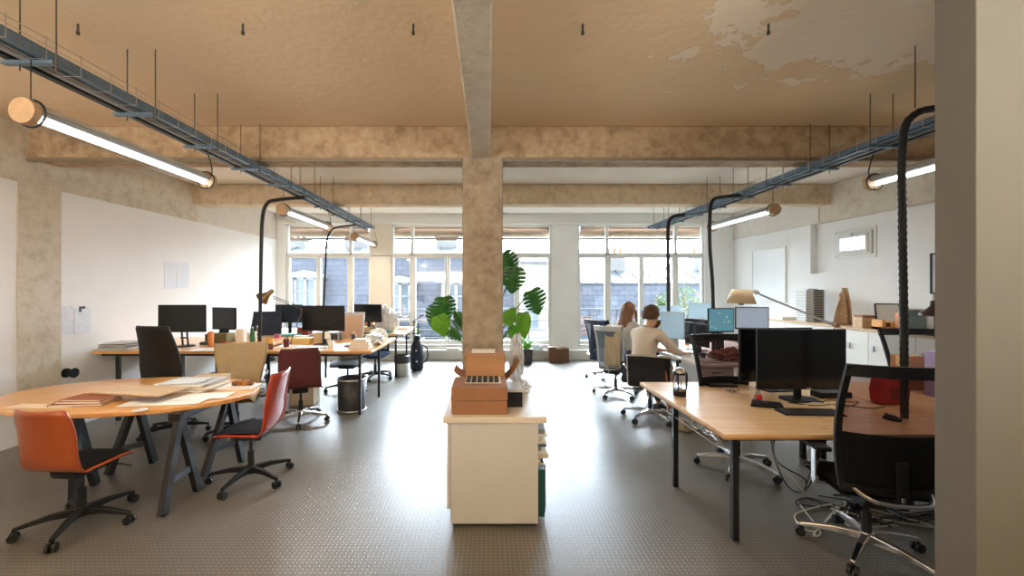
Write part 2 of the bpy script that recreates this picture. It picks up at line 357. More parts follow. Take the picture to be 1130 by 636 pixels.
# ---------------------------------------------------------------- window wall
Y0, Y1 = YW, YW+.22
def xw(px): return XP(px, YW)
def zw(py): return HC-(py-CY)*YW/F
def wseg(name, x0, x1, z0, z1, m=M_wall, y0=Y0, y1=Y1, i=[0]): return struct(MB().b2((x0, y0, z0), (x1, y1, z1)).build(name, m))
ZT, ZS = 3.24, .28          # head and sill of the glazed openings
wseg('wall_back_lintel', -6.2, 7.2, ZT, ZC)
wseg('wall_back_sill', -6.2, 7.2, 0, ZS)
wseg('wall_back_pier', -6.2, xw(315), ZS, ZT)
wseg('wall_back_pier', xw(409), xw(431.5), ZS, ZT, mat('beige_panel', L(216,208,194), .6))
wseg('wall_back_pier', xw(609), xw(638), ZS, ZT)
wseg('wall_back_pier', xw(777.5), 7.2, ZS, ZT)
# low plinth with a projecting board below the windows
struct(MB().b2((XL, YW-.16, .0), (XR, YW, .20)).b2((XL, YW-.2, .20), (XR, YW, .235)).build('baseboard_back', M_frame))
struct(MB().b2((XL, YW-.07, ZT-.01), (XR, YW, ZT+.05)).build('trim_1', M_frame))
struct(MB().b2((XL, YW-.018, zw(282.5)-.006), (xw(315), YW+.005, zw(282.5)+.006)).build('trim_2', M_frame))
struct(MB().b2((xw(409), YW-.01, zw(282.5)-.006), (xw(431.5), YW+.005, zw(282.5)+.006)).build('trim_3', M_dgrey))
def opening(idx, x0, x1, mulls, doors, rail=280.7):
    """glazed opening: frame, mullions, transom, glass panes and door leaves"""
    g = thing('window_%d' % idx, '', ''); del g['label']; del g['category']; g['kind'] = 'structure'
    a, b = xw(x0), xw(x1); zr = zw(rail); fw = .05; y0, y1 = YW+.04, YW+.13
    fr = MB()
    fr.b2((a, y0, ZS), (a+fw, y1, ZT)).b2((b-fw, y0, ZS), (b, y1, ZT)).b2((a, y0, ZT-fw), (b, y1, ZT)).b2((a, y0, ZS), (b, y1, ZS+.05)).b2((a, y0-.01, zr-.032), (b, y1, zr+.032))
    for m_ in mulls: fr.b2((xw(m_)-.035, y0-.01, ZS), (xw(m_)+.035, y1, ZT))
    fr.build('window_frame', M_frame, g, bevel=.006)
    edges = [a] + [xw(m_) for m_ in mulls] + [b]
    for i, (u, v) in enumerate(zip(edges, edges[1:])):
        MB().b2((u+.03, YW+.084, zr+.03), (v-.03, YW+.088, ZT-.04)).build('transom_pane', M_glass, g)
        nd = doors[i]; w_ = (v-u-.06)/nd
        for k in range(nd):
            p, q = u+.03+k*w_, u+.03+(k+1)*w_; s_ = .055 if nd > 1 else .03; zb = ZS+.05
            lf = MB().b2((p+.004, y0-.012, zb+.01), (p+s_, y1-.03, zr-.035)).b2((q-s_, y0-.012, zb+.01), (q-.004, y1-.03, zr-.035)).b2((p+s_, y0-.012, zb+.01), (q-s_, y1-.03, zb+.11)).b2((p+s_, y0-.012, zr-.09), (q-s_, y1-.03, zr-.035)).build('window_sash', M_frame, g, bevel=.004)
            MB().b2((p+s_, YW+.074, zb+.11), (q-s_, YW+.078, zr-.09)).build('pane', M_glass, lf)
            if nd > 1:
                h = MB(); xx = q-.03 if k == 0 else p+.03
                if k == 0: h.b2((xx-.012, y0-.035, 1.05), (xx+.012, y0-.01, 1.2)).b2((xx-.008, y0-.06, 1.12), (xx+.008, y0-.03, 1.135)); h.build('handle', M_alu, lf)
    return g
opening(1, 315, 409, [386.5], [2, 1])
opening(2, 431.5, 609, [454.7, 532], [1, 2, 2])
opening(3, 638, 777.5, [670.5, 746.5], [1, 2, 1])
# awning rolled up outside each opening
def awning(x0, x1, lab):
    t = thing('rolled_awning', lab, 'awning', (XP((x0+x1)/2, YW+.5), YW+.5, 3.02), group=None)
    h = (XP(x1, YW+.5)-XP(x0, YW+.5))/2
    m1 = mat('awning_brown', L(108,82,60), .8, var=.2, scale=10); m2 = mat('awning_beige', L(128,110,88), .8, var=.1, scale=10)
    MB().cyl((-h, 0, .10), (h, 0, .10), .085, n=12).b2((-h, -.05, .16), (h, .09, .36)).build('fabric_roll', m1, t, smooth=True)
    MB().b2((-h, -.05, -.04), (h, -.035, .045)).build('front_bar', m2, t, bevel=.004)
    MB().b2((-h, -.045, -.12), (h, -.03, -.045)).build('valance', m1, t)
    MB().b2((-h, -.30, .06), (-h+.03, .02, .40)).b2((h-.03, -.30, .06), (h, .02, .40)).build('bracket', M_alu, t)
awning(313, 411, 'brown rolled awning outside the leftmost windows')
awning(431, 608, 'brown rolled awning outside the windows behind the column')
awning(637, 779, 'brown rolled awning outside the windows behind the two seated people')
# small tilting window in the right wall
g = bpy.data.objects.new('window_4', None); COL.objects.link(g); g['kind'] = 'structure'
def ringbox(mb, x0, x1, y0, y1, z0, z1, t):
    mb.b2((x0, y0, z0), (x1, y0+t, z1)).b2((x0, y1-t, z0), (x1, y1, z1)).b2((x0, y0+t, z0), (x1, y1-t, z0+t)).b2((x0, y0+t, z1-t), (x1, y1-t, z1)); return mb
ringbox(MB(), 5.985, 6.10, 6.42, 7.06, 2.24, 2.62, .045).build('window_frame', M_frame, g, bevel=.005)
fr2 = ringbox(MB(), 5.96, 6.03, 6.46, 7.02, 2.28, 2.58, .05).build('window_sash', M_frame, g, bevel=.005)
MB().b2((6.0, 6.51, 2.33), (6.004, 6.97, 2.53)).build('pane', M_glass, fr2)
MB().b2((5.945, 6.70, 2.55), (5.962, 6.78, 2.575)).b2((5.93, 6.72, 2.545), (5.95, 6.735, 2.60)).build('handle', M_alu, fr2)
MB().b2((5.95, 6.55, 2.285), (5.962, 6.60, 2.30)).b2((5.95, 6.88, 2.285), (5.962, 6.93, 2.30)).build('hinge', M_alu, fr2)
ringbox(MB(), 6.005, 6.02, 6.36, 7.12, 2.18, 2.68, .035).build('window_casing', M_frame, g)
# ================================================================== OUTSIDE
M_zinc = mat('zinc_roof', L(78,83,88), .5, var=.12, scale=1.2)
M_stone = mat('pale_stone', L(116,114,110), .8, var=.08, scale=2)
M_dstone = mat('grey_render', L(104,104,104), .85, var=.1, scale=2)
M_pot = mat('terracotta', L(150,96,70), .8, var=.15, scale=9)
def slate_mat():
    m, n, l, b = nodes_of('slate', .6)
    t = n.new('ShaderNodeTexCoord'); mp = n.new('ShaderNodeMapping'); mp.inputs['Rotation'].default_value = (PI/2, 0, 0); l.new(t.outputs['Object'], mp.inputs['Vector'])
    br = n.new('ShaderNodeTexBrick'); br.inputs['Scale'].default_value = 1; br.inputs['Brick Width'].default_value = .42; br.inputs['Row Height'].default_value = .2; br.inputs['Mortar Size'].default_value = .014
    br.inputs['Color1'].default_value = (*L(76,80,90), 1); br.inputs['Color2'].default_value = (*L(66,70,80), 1); br.inputs['Mortar'].default_value = (*L(40,44,54), 1)
    l.new(mp.outputs['Vector'], br.inputs['Vector']); l.new(br.outputs['Color'], b.inputs['Base Color']); return m
M_slate = slate_mat()
def terrace():
    struct(MB().b2((-6.2, 10.07, -.02), (7.2, 11.3, .10)).build('terrace_floor', M_dstone))
    t = thing('balcony_railing', 'thin grey metal balcony railing outside the windows', 'railing', (.5, 11.2, .1))
    for z in (.45, .72, 1.02): MB().cyl((-6.6, 0, z), (6.6, 0, z), .016, n=6).build('rail', M_dgrey, t)
    for i in range(12): MB().cyl((-6.6+i*1.2, 0, 0), (-6.6+i*1.2, 0, 1.02), .016, n=6).build('post', M_dgrey, t)
terrace()
def dormer(parent, x, z0, Y, wd=.95, h=1.25):
    d = MB().b2((x-wd/2-.16, Y-.5, z0), (x-wd/2, Y+.6, z0+h)).b2((x+wd/2, Y-.5, z0), (x+wd/2+.16, Y+.6, z0+h)).b2((x-wd/2-.16, Y-.5, z0-.12), (x+wd/2+.16, Y+.6, z0)).prism([(x-wd/2-.26, z0+h), (x+wd/2+.26, z0+h), (x+wd/2+.2, z0+h+.12), (x, z0+h+.28), (x-wd/2-.2, z0+h+.12)], 'y', Y-.6, Y+.8).build('dormer', M_stone, parent)
    f = ringbox(MB(), 0, 0, 0, 0, 0, 0, 0); f = MB()
    f.b2((x-wd/2, Y-.4, z0), (x-wd/2+.08, Y-.3, z0+h)).b2((x+wd/2-.08, Y-.4, z0), (x+wd/2, Y-.3, z0+h)).b2((x-.05, Y-.4, z0), (x+.05, Y-.3, z0+h)).b2((x-wd/2, Y-.4, z0), (x+wd/2, Y-.3, z0+.07)).b2((x-wd/2, Y-.4, z0+h-.07), (x+wd/2, Y-.3, z0+h)).b2((x-wd/2, Y-.4, z0+h*.6), (x+wd/2, Y-.3, z0+h*.6+.04))
    f.build('window_frame', mat('outer_white', L(136,136,136), .5), d)
    MB().b2((x-wd/2, Y-.33, z0), (x+wd/2, Y-.31, z0+h)).build('pane', mat('dark_pane', (.10,.12,.14), .08), d)
def chimney(parent, x, Y, z0, w_, h, n):
    c = MB().b2((x-w_/2, Y-.25, z0-.3), (x+w_/2, Y+.25, z0+h)).b2((x-w_/2-.06, Y-.31, z0+h-.1), (x+w_/2+.06, Y+.31, z0+h)).build('chimney', M_stone, parent)
    for i in range(n):
        xx = x-w_/2+w_*(i+.5)/n
        MB().cyl((xx, Y, z0+h), (xx, Y, z0+h+.3), .08, .06, 8).build('chimney_pot', M_pot, c)
def mansard(x0, x1, lab, dorm, chim, Y=16.0, zt=2.9, zb=-.2, zr=3.45, base=M_dstone):
    t = thing('townhouse', lab, 'building', ((x0+x1)/2, Y, -6)); ox = -(x0+x1)/2
    q = bpy.data.objects
    def pr(mb, name, m): return mb.build(name, m, t)
    def sh(mb): 
        for v in mb.bm.verts: v.co += Vector((ox, -Y, 6))
        return mb
    pr(sh(MB().b2((x0, Y-.1, -6), (x1, Y+5, zb))), 'facade', base)
    pr(sh(MB().prism([(Y, zb), (Y+.55, zt), (Y+5, zt), (Y+5, zb)], 'x', x0, x1)), 'slate_slope', M_slate)
    pr(sh(MB().prism([(Y+.5, zt), (Y+.45, zt+.06), (Y+3, zr+.35), (Y+5, zr+.35), (Y+5, zt)], 'x', x0, x1)), 'zinc_roof', M_zinc)
    pr(sh(MB().b2((x0, Y-.35, zb-.14), (x1, Y+.05, zb))), 'cornice', M_stone)
    k = MB()
    n = int((x1-x0)/.6)
    for i in range(n): k.prism([(Y+.5, zt+.03), (Y+.46, zt+.11), (Y+3, zr+.42), (Y+3, zr+.34)], 'x', x0+.3+i*.6, x0+.34+i*.6)
    pr(sh(k), 'roof_seams', M_zinc)
    for (dx, dz, dw, dh) in dorm:
        before = set(t.children); dormer(t, dx+ox, dz+6, .25, dw, dh)
    for (cx_, cz, cw, ch, cn) in chim: chimney(t, cx_+ox, 2.2, cz+6, cw, ch, cn)
    # balcony in front of the mansard
    b_ = MB(); 
    for z in (zb+.1, zb+.9): b_.cyl((x0, Y-.3, z), (x1, Y-.3, z), .02, n=5)
    for i in range(int((x1-x0)/.16)): b_.cyl((x0+i*.16, Y-.3, zb), (x0+i*.16, Y-.3, zb+.9), .009, n=4)
    pr(sh(b_), 'iron_balustrade', M_dgrey)
    return t
def Q(px, Z=16.0): return XP(px, Z)
mansard(Q(225), Q(416), 'slate mansard townhouse across the street seen through the leftmost windows', [(Q(288, 15.8), .75, 1.0, 1.35), (Q(336, 15.8), .75, .85, 1.35)], [(Q(375), 3.4, 1.0, .7, 4), (Q(300), 3.4, .8, .5, 3)])
mansard(Q(420), Q(568), 'slate mansard townhouse across the street seen left of the column', [(Q(441, 15.8), .55, .8, 1.35), (Q(503, 15.8), .55, .8, 1.35)], [(Q(487), 3.3, .9, .7, 3), (Q(540), 3.3, .9, .6, 3)])
def cream_house():
    x0, x1 = Q(574, 15.5), Q(632, 15.5)
    t = thing('townhouse', 'cream walled house across the street seen right of the column', 'building', ((x0+x1)/2, 15.5, -6))
    h = (x1-x0)/2; m = mat('cream_render', L(164,156,140), .85, var=.06, scale=1.5)
    MB().b2((-h, 0, 0), (h, 5, 8.6)).build('facade', m, t)
    MB().prism([(-.2, 8.6), (-.2, 8.7), (2.5, 9.3), (5, 9.3), (5, 8.6)], 'x', -h, h).build('zinc_roof', M_zinc, t)
    for x in (-.55, .3):
        f = MB().b2((x-.3, -.05, 6.1), (x+.3, .02, 7.4)).build('window', MC['outer_white'], t)
        MB().b2((x-.24, -.07, 6.16), (x-.02, -.04, 7.34)).b2((x+.02, -.07, 6.16), (x+.24, -.04, 7.34)).build('pane', MC['dark_pane'], f)
    MB().b2((-h, -.1, 5.7), (h, .02, 5.85)).build('string_course', M_stone, t)
cream_house()
mansard(Q(636), Q(870), 'long slate and zinc roofed townhouse across the street behind the seated people', [(Q(722, 15.8), -.15, .7, .9)], [(Q(697), 2.2, .8, 1.0, 3), (Q(805), 2.4, .8, .8, 3)], zt=1.85, zb=-.9, zr=2.45)
# two low walls of the street side so the view below has an end
struct(MB().b2((-30, 11, -6.2), (30, 40, -6)).build('street_ground', M_dstone))
def foliage(name, parent, c, rad, n, size, m, seed=1, flat=1.0):
    rnd = random.Random(seed); mb = MB()
    for i in range(n):
        d = Vector((rnd.gauss(0,1), rnd.gauss(0,1), rnd.gauss(0,1))).normalized()*rnd.random()**.45
        p = Vector(c)+Vector((d.x*rad[0], d.y*rad[1], d.z*rad[2]))
        u = Vector((rnd.gauss(0,1), rnd.gauss(0,1), rnd.gauss(0,1)*flat)).normalized(); v = u.cross(Vector((rnd.random(), rnd.random(), rnd.random()))).normalized()
        s_ = size*(.6+.8*rnd.random())
        mb.poly([p-u*s_, p-u*s_*.2+v*s_*.36, p+u*s_, p-u*s_*.2-v*s_*.36])
    return mb.build(name, m, parent)
M_olive = mat('olive_leaf', L(98,120,74), .5, var=.35, scale=8, col2=L(92,120,66))
def shrub(x, y, z, rad, h, lab, seed, m=M_olive, pot=M_pot, pr=.2, group=None):
    t = thing('potted_shrub', lab, 'plant', (x, y, z), group=group)
    MB().lathe([(pr*.7, 0), (pr, .34), (pr*1.08, .34), (pr*1.08, .38), (pr*.9, .38), (pr*.85, .33), (.01, .33)], n=18, cap=False).build('pot', pot, t, smooth=True)
    tr = MB(); rnd = random.Random(seed)
    for i in range(4): tr.tube([(0,0,.3), (rnd.uniform(-.1,.1), rnd.uniform(-.1,.1), h*.45), (rnd.uniform(-rad,rad)*.6, rnd.uniform(-rad,rad)*.5, h*.85)], .012, 6)
    tr.build('stem', M_dwood, t)
    foliage('foliage', t, (0,0,h*.68), (rad, rad*.7, h*.34), 420, .05, m, seed)
shrub(XP(752, 10.9), 10.8, .1, .55, 1.75, 'olive shrub in a pot on the terrace beyond the computer screens', 5)
shrub(XP(727, 10.7), 10.55, .1, .2, 1.45, 'narrower olive shrub on the terrace left of the larger one', 6)
shrub(XP(662, 10.7), 10.6, .1, .22, .75, 'reddish dry shrub in a pot on the terrace behind the coats', 7, mat('dry_leaf', L(170,120,84), .7, var=.3, scale=9))
shrub(XP(455, 10.7), 10.7, .1, .2, .6, 'small shrub in a trough on the terrace left of the column', 8, M_olive, M_dgrey)
t = thing('terrace_trough', 'dark rectangular planter trough outside the window left of the column', 'planter', (XP(484, 10.6), 10.6, .1))
MB().prism([(-.38,0),(.38,0),(.42,.3),(.37,.3),(.34,.06),(-.34,.06),(-.37,.3),(-.42,.3)], 'y', -.14, .14).b2((-.4,-.16,0),(.4,-.13,.3)).b2((-.4,.13,0),(.4,.16,.3)).build('trough', M_dgrey, t)
MB().b2((-.33,-.12,.06),(.33,.12,.24)).build('soil', mat('soil', (.03,.02,.015), .95, bump=.5), t)
t = thing('folding_chair', 'dark folded garden chair leaning on the terrace behind the coats', 'chair', (XP(648, 10.6), 10.55, .1), .3)
for s_ in (-.2, .2):
    MB().tube([(s_, 0, 0), (s_*.95, .22, .95)], .013, 6).build('leg', M_dgrey, t); MB().tube([(s_*.8, .2, 0), (s_*.8, .05, .62)], .013, 6).build('leg', M_dgrey, t)
sl = MB()
for i in range(5): sl.box((0, .10+i*.022, .42+i*.1), (.4, .012, .05))
sl.build('slats', M_dwood, t)
# ================================================================== CEILING FITTINGS
def tray(xc, side, lab, y0=.55, y1=9.2, group='cable trays under the ceiling'):
    """side = +1: black busbar hangs on the +x side"""
    zc = 3.045; t = thing('cable_tray', lab, 'cable tray', (xc, 0, zc), group=None)
    ch = MB().b2((-side*.02, y0, -.025), (-side*.05, y1, -.02)).b2((-.062, y0, -.01), (-.056, y1, .035)).b2((.048, y0, -.025), (.054, y1, .035)).build('channel', M_galv, t)
    bk = MB()
    for z in (.045, .085):
        for x in (-.075, .07): bk.cyl((x, y0, z), (x, y1, z), .0025, n=4)
    y = y0
    while y < y1:
        bk.tube([(-.075, y, .10), (-.075, y, -.03), (.07, y, -.03), (.07, y, .10)], .0025, 4); y += .2
    bk.build('wire_basket', M_alu, t)
    cb = MB()
    for k, (x, z) in enumerate(((-.03, -.008), (-.005, -.01), (.022, -.009), (.008, .008))):
        cb.tube([(x+.008*math.sin(i*1.3+k*2), y0+i*(y1-y0)/24, z+.004*math.sin(i*.9+k)) for i in range(25)], .009, 6)
    cb.build('cables', mat('blue_grey_cable', L(88,112,128), .5, var=.2, scale=10), t)
    MB().b2((side*.145-.022, y0, -.035), (side*.145+.022, y1, .005)).b2((side*.145-.022, y0, .012), (side*.145+.022, y1, .018)).build('busbar', M_black, t)
    MB().b2((side*.105-.008, y0, -.02), (side*.105+.008, y1, .0)).build('white_rail', M_lgrey, t)
    k = 0
    y = 2.37-.705*2
    while y < y1:
        MB().b2((min(-.12, side*.2), y-.018, -.055), (max(.10, side*.2), y+.018, -.036)).build('bracket', M_galv, t)
        for x in (-.105, .105): MB().cyl((x, y, -.09), (x, y, ZC-zc), .004, n=6).build('hanger_rod', mat('rod_steel', L(96,86,72), .5, metal=.4), t)
        y += .705
    return t
tray(-2.60, -1, 'long galvanised cable tray under the ceiling on the left')
tray(3.62, 1, 'long galvanised cable tray under the ceiling on the right')
for px, z_ in ((86, 1), (268, 1), (456, 1), (643, 1), (848, 1)):
    labs = {86: 'dark peg in the ceiling, leftmost of five', 268: 'dark peg in the ceiling above the near left lamp', 456: 'dark peg in the ceiling just left of the central beam', 643: 'dark peg in the ceiling right of the central beam', 848: 'dark peg in the ceiling beside the peeling paint'}
    o = MB().cyl((0,0,0), (0,0,-.07), .007, n=8).cyl((0,0,-.05), (0,0,-.07), .011, n=8).build('ceiling_peg', M_dgrey, loc=(XP(px, 2.78), 2.78, ZC)); tag(o, labs[px], 'peg', 'pegs in the ceiling')
def tube_lamp(x, y0, y1, lab, sx=-1):
    t = thing('tube_lamp', lab, 'lamp', (x, (y0+y1)/2, 2.70), group='hanging tube lamps'); h = (y1-y0)/2; R = .07
    n = 20; pts = [(R*math.cos(PI*i/n), R*math.sin(PI*i/n)) for i in range(n+1)]
    def half(a0, a1, r, m, name):
        def f(u, v): a = a0+(a1-a0)*v; return Vector((r*math.cos(a), -h+.03+u*(2*h-.06), r*math.sin(a)))
        return MB().grid(f, 1, 12).build(name, m, t, smooth=True)
    half(0, 2*PI, R, M_clear, 'clear_tube')
    half(.15*PI, .85*PI, R*.8, mat('lamp_reflector', L(214,212,206), .4), 'reflector')
    MB().b2((-.03, -h+.06, .0), (.03, h-.06, .035)).build('gear_tray', M_lgrey, t)
    MB().cyl((0, -h+.06, -.025), (0, h-.06, -.025), .015, n=12).build('fluorescent_tube', M_glow, t)
    for s_ in (-1, 1):
        c = MB().cyl((0, s_*h, 0), (0, s_*(h-.045), 0), R*1.06, n=24).build('end_cap', mat('end_cap_warm_lit', L(196,162,126), .5, metal=.1, var=.15, scale=20), t, bevel=.004)  # metal caps, the tan of warm light put into their colour
        MB().tube([(R*1.12*math.cos(a*PI/10), s_*(h-.055), R*1.12*math.sin(a*PI/10)) for a in range(20)], .006, 6, closed=True).build('clamp_ring', M_black, t)
    MB().tube(bez([(0, h-.05, -.08), (-.012*sx, h-.04, -.02), (-.055*sx, h-.05, .1), (.0, h-.05, .30)], 5), .005, 6).build('hanging_wire', M_black, t)
    MB().cyl((0, -h+.05, .07), (0, -h+.05, .31), .003, n=6).build('hanging_wire', M_black, t)
    l = bpy.data.lights.new('tube_light', 'AREA'); l.shape = 'RECTANGLE'; l.size = .06; l.size_y = 2*h-.2; l.energy = 10; l.color = (1, .95, .87)
    lo = bpy.data.objects.new('tube_light', l); COL.objects.link(lo); lo.parent = t; lo.location = (0, 0, -.085)
tube_lamp(-2.62, 2.30, 3.86, 'nearest hanging tube lamp on the left'); tube_lamp(-2.62, 5.2, 6.72, 'second hanging tube lamp on the left, round end tinted warm-lit tan facing out'); tube_lamp(-2.62, 7.97, 9.45, 'farthest hanging tube lamp, in front of the leftmost windows')
tube_lamp(3.64, 2.40, 3.92, 'nearest hanging tube lamp on the right', 1); tube_lamp(3.64, 5.2, 6.72, 'second hanging tube lamp on the right, round end tinted warm-lit tan facing out', 1)
def hose(pts, r, lab, m=M_rubber, clips=()):
    t = thing('cable_hose', lab, 'hose', (0, 0, 0), group='black cable hoses'); P0 = Vector(pts[-1]); t.location = P0
    path = [p-P0 for p in bez(pts, 14)]
    # ribbed conduit
    mb = MB(); L_ = [0]
    for a, b in zip(path, path[1:]): L_.append(L_[-1]+(b-a).length)
    mb.tube(path, r*.9, 10)
    d = .05; k = 0
    while k < L_[-1]-.02:
        i = max(j for j in range(len(L_)) if L_[j] <= k); f = (k-L_[i])/max(1e-6, L_[min(i+1, len(L_)-1)]-L_[i]) if i+1 < len(L_) else 0
        p = path[i].lerp(path[min(i+1, len(path)-1)], f); q = (path[min(i+1, len(path)-1)]-path[max(i-1, 0)]).normalized()
        mb.cyl(p-q*.012, p+q*.012, r, n=10); k += d
    mb.build('ribbed_conduit', m, t)
    for c in clips:
        q = Vector(c)-P0; MB().cyl(q-Vector((0,0,.014)), q+Vector((0,0,.014)), r*1.15, n=12).build('clip', M_alu, t)
    return t
hose([(3.62, 3.02, 3.06), (3.35, 3.02, 3.03), (3.14, 3.02, 2.98), (3.05, 3.02, 2.80), (3.045, 3.02, 2.2), (3.055, 3.02, 1.5), (3.06, 3.02, .745)], .026, 'thick black hose dropping from the right tray onto the near desk')
o = MB().cyl((3.15, 3.03, 3.03), (3.15, 3.03, ZC), .004, n=6).build('hose_hanger', MC['rod_steel']); tag(o, 'thin steel rod holding up the bend of the near black hose', 'rod')
hose([(3.60, 5.86, 3.03), (3.35, 5.86, 3.0), (3.21, 5.86, 2.96), (3.165, 5.86, 2.80), (3.16, 5.86, 2.3), (3.20, 5.86, 1.7), (3.22, 5.86, .745)], .026, 'middle black hose dropping from the right tray behind the teal screen')
hose([(3.60, 7.45, 3.03), (3.40, 7.45, 3.01), (3.30, 7.45, 2.95), (3.26, 7.45, 2.8), (3.26, 7.45, 2.3), (3.265, 7.45, 1.5), (3.27, 7.45, .745)], .034, 'farthest black hose dropping from the right tray beside the seated man')
hose([(-2.62, 5.8, 2.98), (-2.95, 5.8, 2.95), (-3.12, 5.8, 2.90), (-3.19, 5.8, 2.7), (-3.21, 5.8, 2.2), (-3.22, 5.8, 1.6), (-3.235, 5.8, .87)], .026, 'nearer black hose dropping from the left tray onto the desks')
hose([(-2.60, 8.0, 2.93), (-2.95, 8.0, 2.88), (-3.08, 8.0, 2.80), (-3.15, 8.0, 2.6), (-3.17, 8.0, 2.2), (-3.2, 8.0, 1.6), (-3.22, 8.0, .86)], .02, 'far thin hose dropping from the left tray in front of the windows')

# ================================================================== DESKS
def desk(x0, x1, y0, y1, z, lab, legs, top=M_pine, edge=None, th=.036, leg_m=M_black, legw=.042, group=None):
    t = thing('desk', lab, 'desk', ((x0+x1)/2, (y0+y1)/2, 0), group=group); cx, cy = (x0+x1)/2, (y0+y1)/2
    MB().b2((x0-cx, y0-cy, z-th), (x1-cx, y1-cy, z)).build('desk_top', top, t, bevel=.004)
    if edge: MB().b2((x0-cx-.002, y0-cy-.002, z-th+.006), (x1-cx+.002, y1-cy+.002, z-th+.014)).build('edge_line', edge, t)
    for lx, ly in legs: MB().b2((lx-cx-legw/2, ly-cy-legw/2, 0), (lx-cx+legw/2, ly-cy+legw/2, z-th)).build('leg', leg_m, t, bevel=.003)
    ax = [l[0] for l in legs]; ay = [l[1] for l in legs]
    fr = MB().b2((min(ax)-cx, min(ay)-cy-.012, z-th-.03), (max(ax)-cx, min(ay)-cy+.012, z-th)).b2((min(ax)-cx, max(ay)-cy-.012, z-th-.03), (max(ax)-cx, max(ay)-cy+.012, z-th))
    for x in (min(ax), max(ax)): fr.b2((x-cx-.012, min(ay)-cy, z-th-.03), (x-cx+.012, max(ay)-cy, z-th))
    fr.build('under_frame', leg_m, t)
    return t
M_wtop = mat('cream_top', L(236,228,216), .35, var=.04, scale=4)
desk(1.545, 3.24, 2.69, 4.19, .74, 'pine desk with black legs at the right, press pot on it', [(1.66, 2.77), (1.60, 3.52), (3.14, 2.77), (3.14, 4.1), ], edge=M_ply)
desk(3.245, 5.0, 2.69, 4.19, .74, 'pine desk partly hidden by the grey partition at the far right', [(3.34, 2.77), (3.34, 4.1), (4.9, 2.77), (4.9, 4.1)], edge=M_ply)
desk(-5.05, -3.12, 5.22, 6.75, .895, 'pine desk against the white left wall', [(-4.75, 5.27), (-3.25, 5.27), (-4.95, 6.65), (-3.25, 6.65)], M_pine2)
desk(-3.10, -1.575, 5.53, 7.0, .85, 'pine desk on the left with the dark waste bin under its corner', [(-3.0, 5.6), (-1.725, 5.49+.02), (-3.0, 6.4), (-1.705, 6.4)], M_pine2, legw=.035)
desk(-3.2, -1.60, 7.75, 9.2, .83, 'farthest desk on the left by the windows', [(-3.1, 7.82), (-1.765, 7.82), (-3.1, 8.85), (-1.765, 8.85)], M_ash, legw=.035)
desk(-5.0, -3.3, 7.3, 8.7, .85, 'far desk at the left wall below the navy chair', [(-4.9, 7.4), (-3.4, 7.4), (-4.9, 8.6), (-3.4, 8.6)], M_ash, legw=.035)
desk(2.60, 4.35, 5.12, 6.70, .745, 'white topped desk where the bearded man works', [(2.72, 5.9), (4.2, 5.3), (2.72, 6.6), (4.2, 6.6)], M_wtop, legw=.035)
desk(2.60, 4.35, 6.72, 8.3, .745, 'white topped desk where the long haired woman works', [(2.72, 6.85), (4.2, 6.85), (2.72, 8.2), (4.2, 8.2)], M_wtop, legw=.035)
t = thing('drawer_pedestal', 'cream drawer pedestal under the near end of the white desk', 'cabinet', (2.86, 5.40, 0))
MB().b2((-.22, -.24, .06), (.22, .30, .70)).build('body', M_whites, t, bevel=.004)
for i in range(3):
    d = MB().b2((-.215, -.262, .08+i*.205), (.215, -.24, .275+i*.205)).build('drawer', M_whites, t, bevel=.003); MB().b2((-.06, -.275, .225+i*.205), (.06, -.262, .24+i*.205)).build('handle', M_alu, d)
for x in (-.17, .17):
    for y in (-.18, .24): MB().cyl((x-.012, y, .03), (x+.012, y, .03), .03, n=12).build('caster', M_black, t)
# oval table on trestles
t = thing('oval_table', 'oval orange wood table on black trestles at the left', 'table', (-3.27, 3.79, 0))
def ell(a, b, n=72): return [(a*math.cos(2*PI*i/n), b*math.sin(2*PI*i/n)) for i in range(n)]
MB().prism(ell(1.10, .66), 'z', .702, .738).build('table_top', M_pine2, t, bevel=.006)
def bar(mb, a, b, w_, d_):
    a = Vector(a); b = Vector(b); z = (b-a).normalized(); x = Vector((1,0,0)) if abs(z.x) < .9 else Vector((0,1,0)); x = (x-z*x.dot(z)).normalized(); y = z.cross(x)
    R = Matrix((x, y, z)).transposed(); return mb.box((a+b)/2, (w_, d_, (b-a).length), R)
def trestle(lab, x, ya, yb, feet):
    r = thing('trestle', lab, 'trestle', (x, (ya+yb)/2, 0), group='black trestles under the oval table'); c = Vector((x, (ya+yb)/2, 0))
    MB().b2((-.045, ya-c.y-.04, .64), (.045, yb-c.y+.04, .70)).build('ridge_beam', M_black, r, bevel=.003)
    for (top_y, fa, fb) in feet:
        for f in (fa, fb): bar(MB(), Vector((0, top_y-c.y, .66)), Vector((f[0]-c.x, f[1]-c.y, .005)), .045, .065).build('leg', M_black, r, bevel=.003)
        p = Vector((0, top_y-c.y, .66)).lerp(Vector((fa[0]-c.x, fa[1]-c.y, 0)), .68); q = Vector((0, top_y-c.y, .66)).lerp(Vector((fb[0]-c.x, fb[1]-c.y, 0)), .68)
        bar(MB(), p, q, .02, .05).build('crossbar', mat('grey_steel', L(104,112,122), .4, metal=.6, var=.1), r)
trestle('black trestle under the right end of the oval table', -2.50, 3.30, 3.98, [(3.32, (-2.43, 3.06), (-2.44, 3.45)), (3.95, (-2.55, 3.68), (-2.42, 4.03))])
trestle('black trestle under the left end of the oval table', -3.33, 3.30, 3.92, [(3.32, (-3.27, 3.24), (-3.40, 3.55)), (3.88, (-3.46, 3.74), (-3.26, 4.0))])

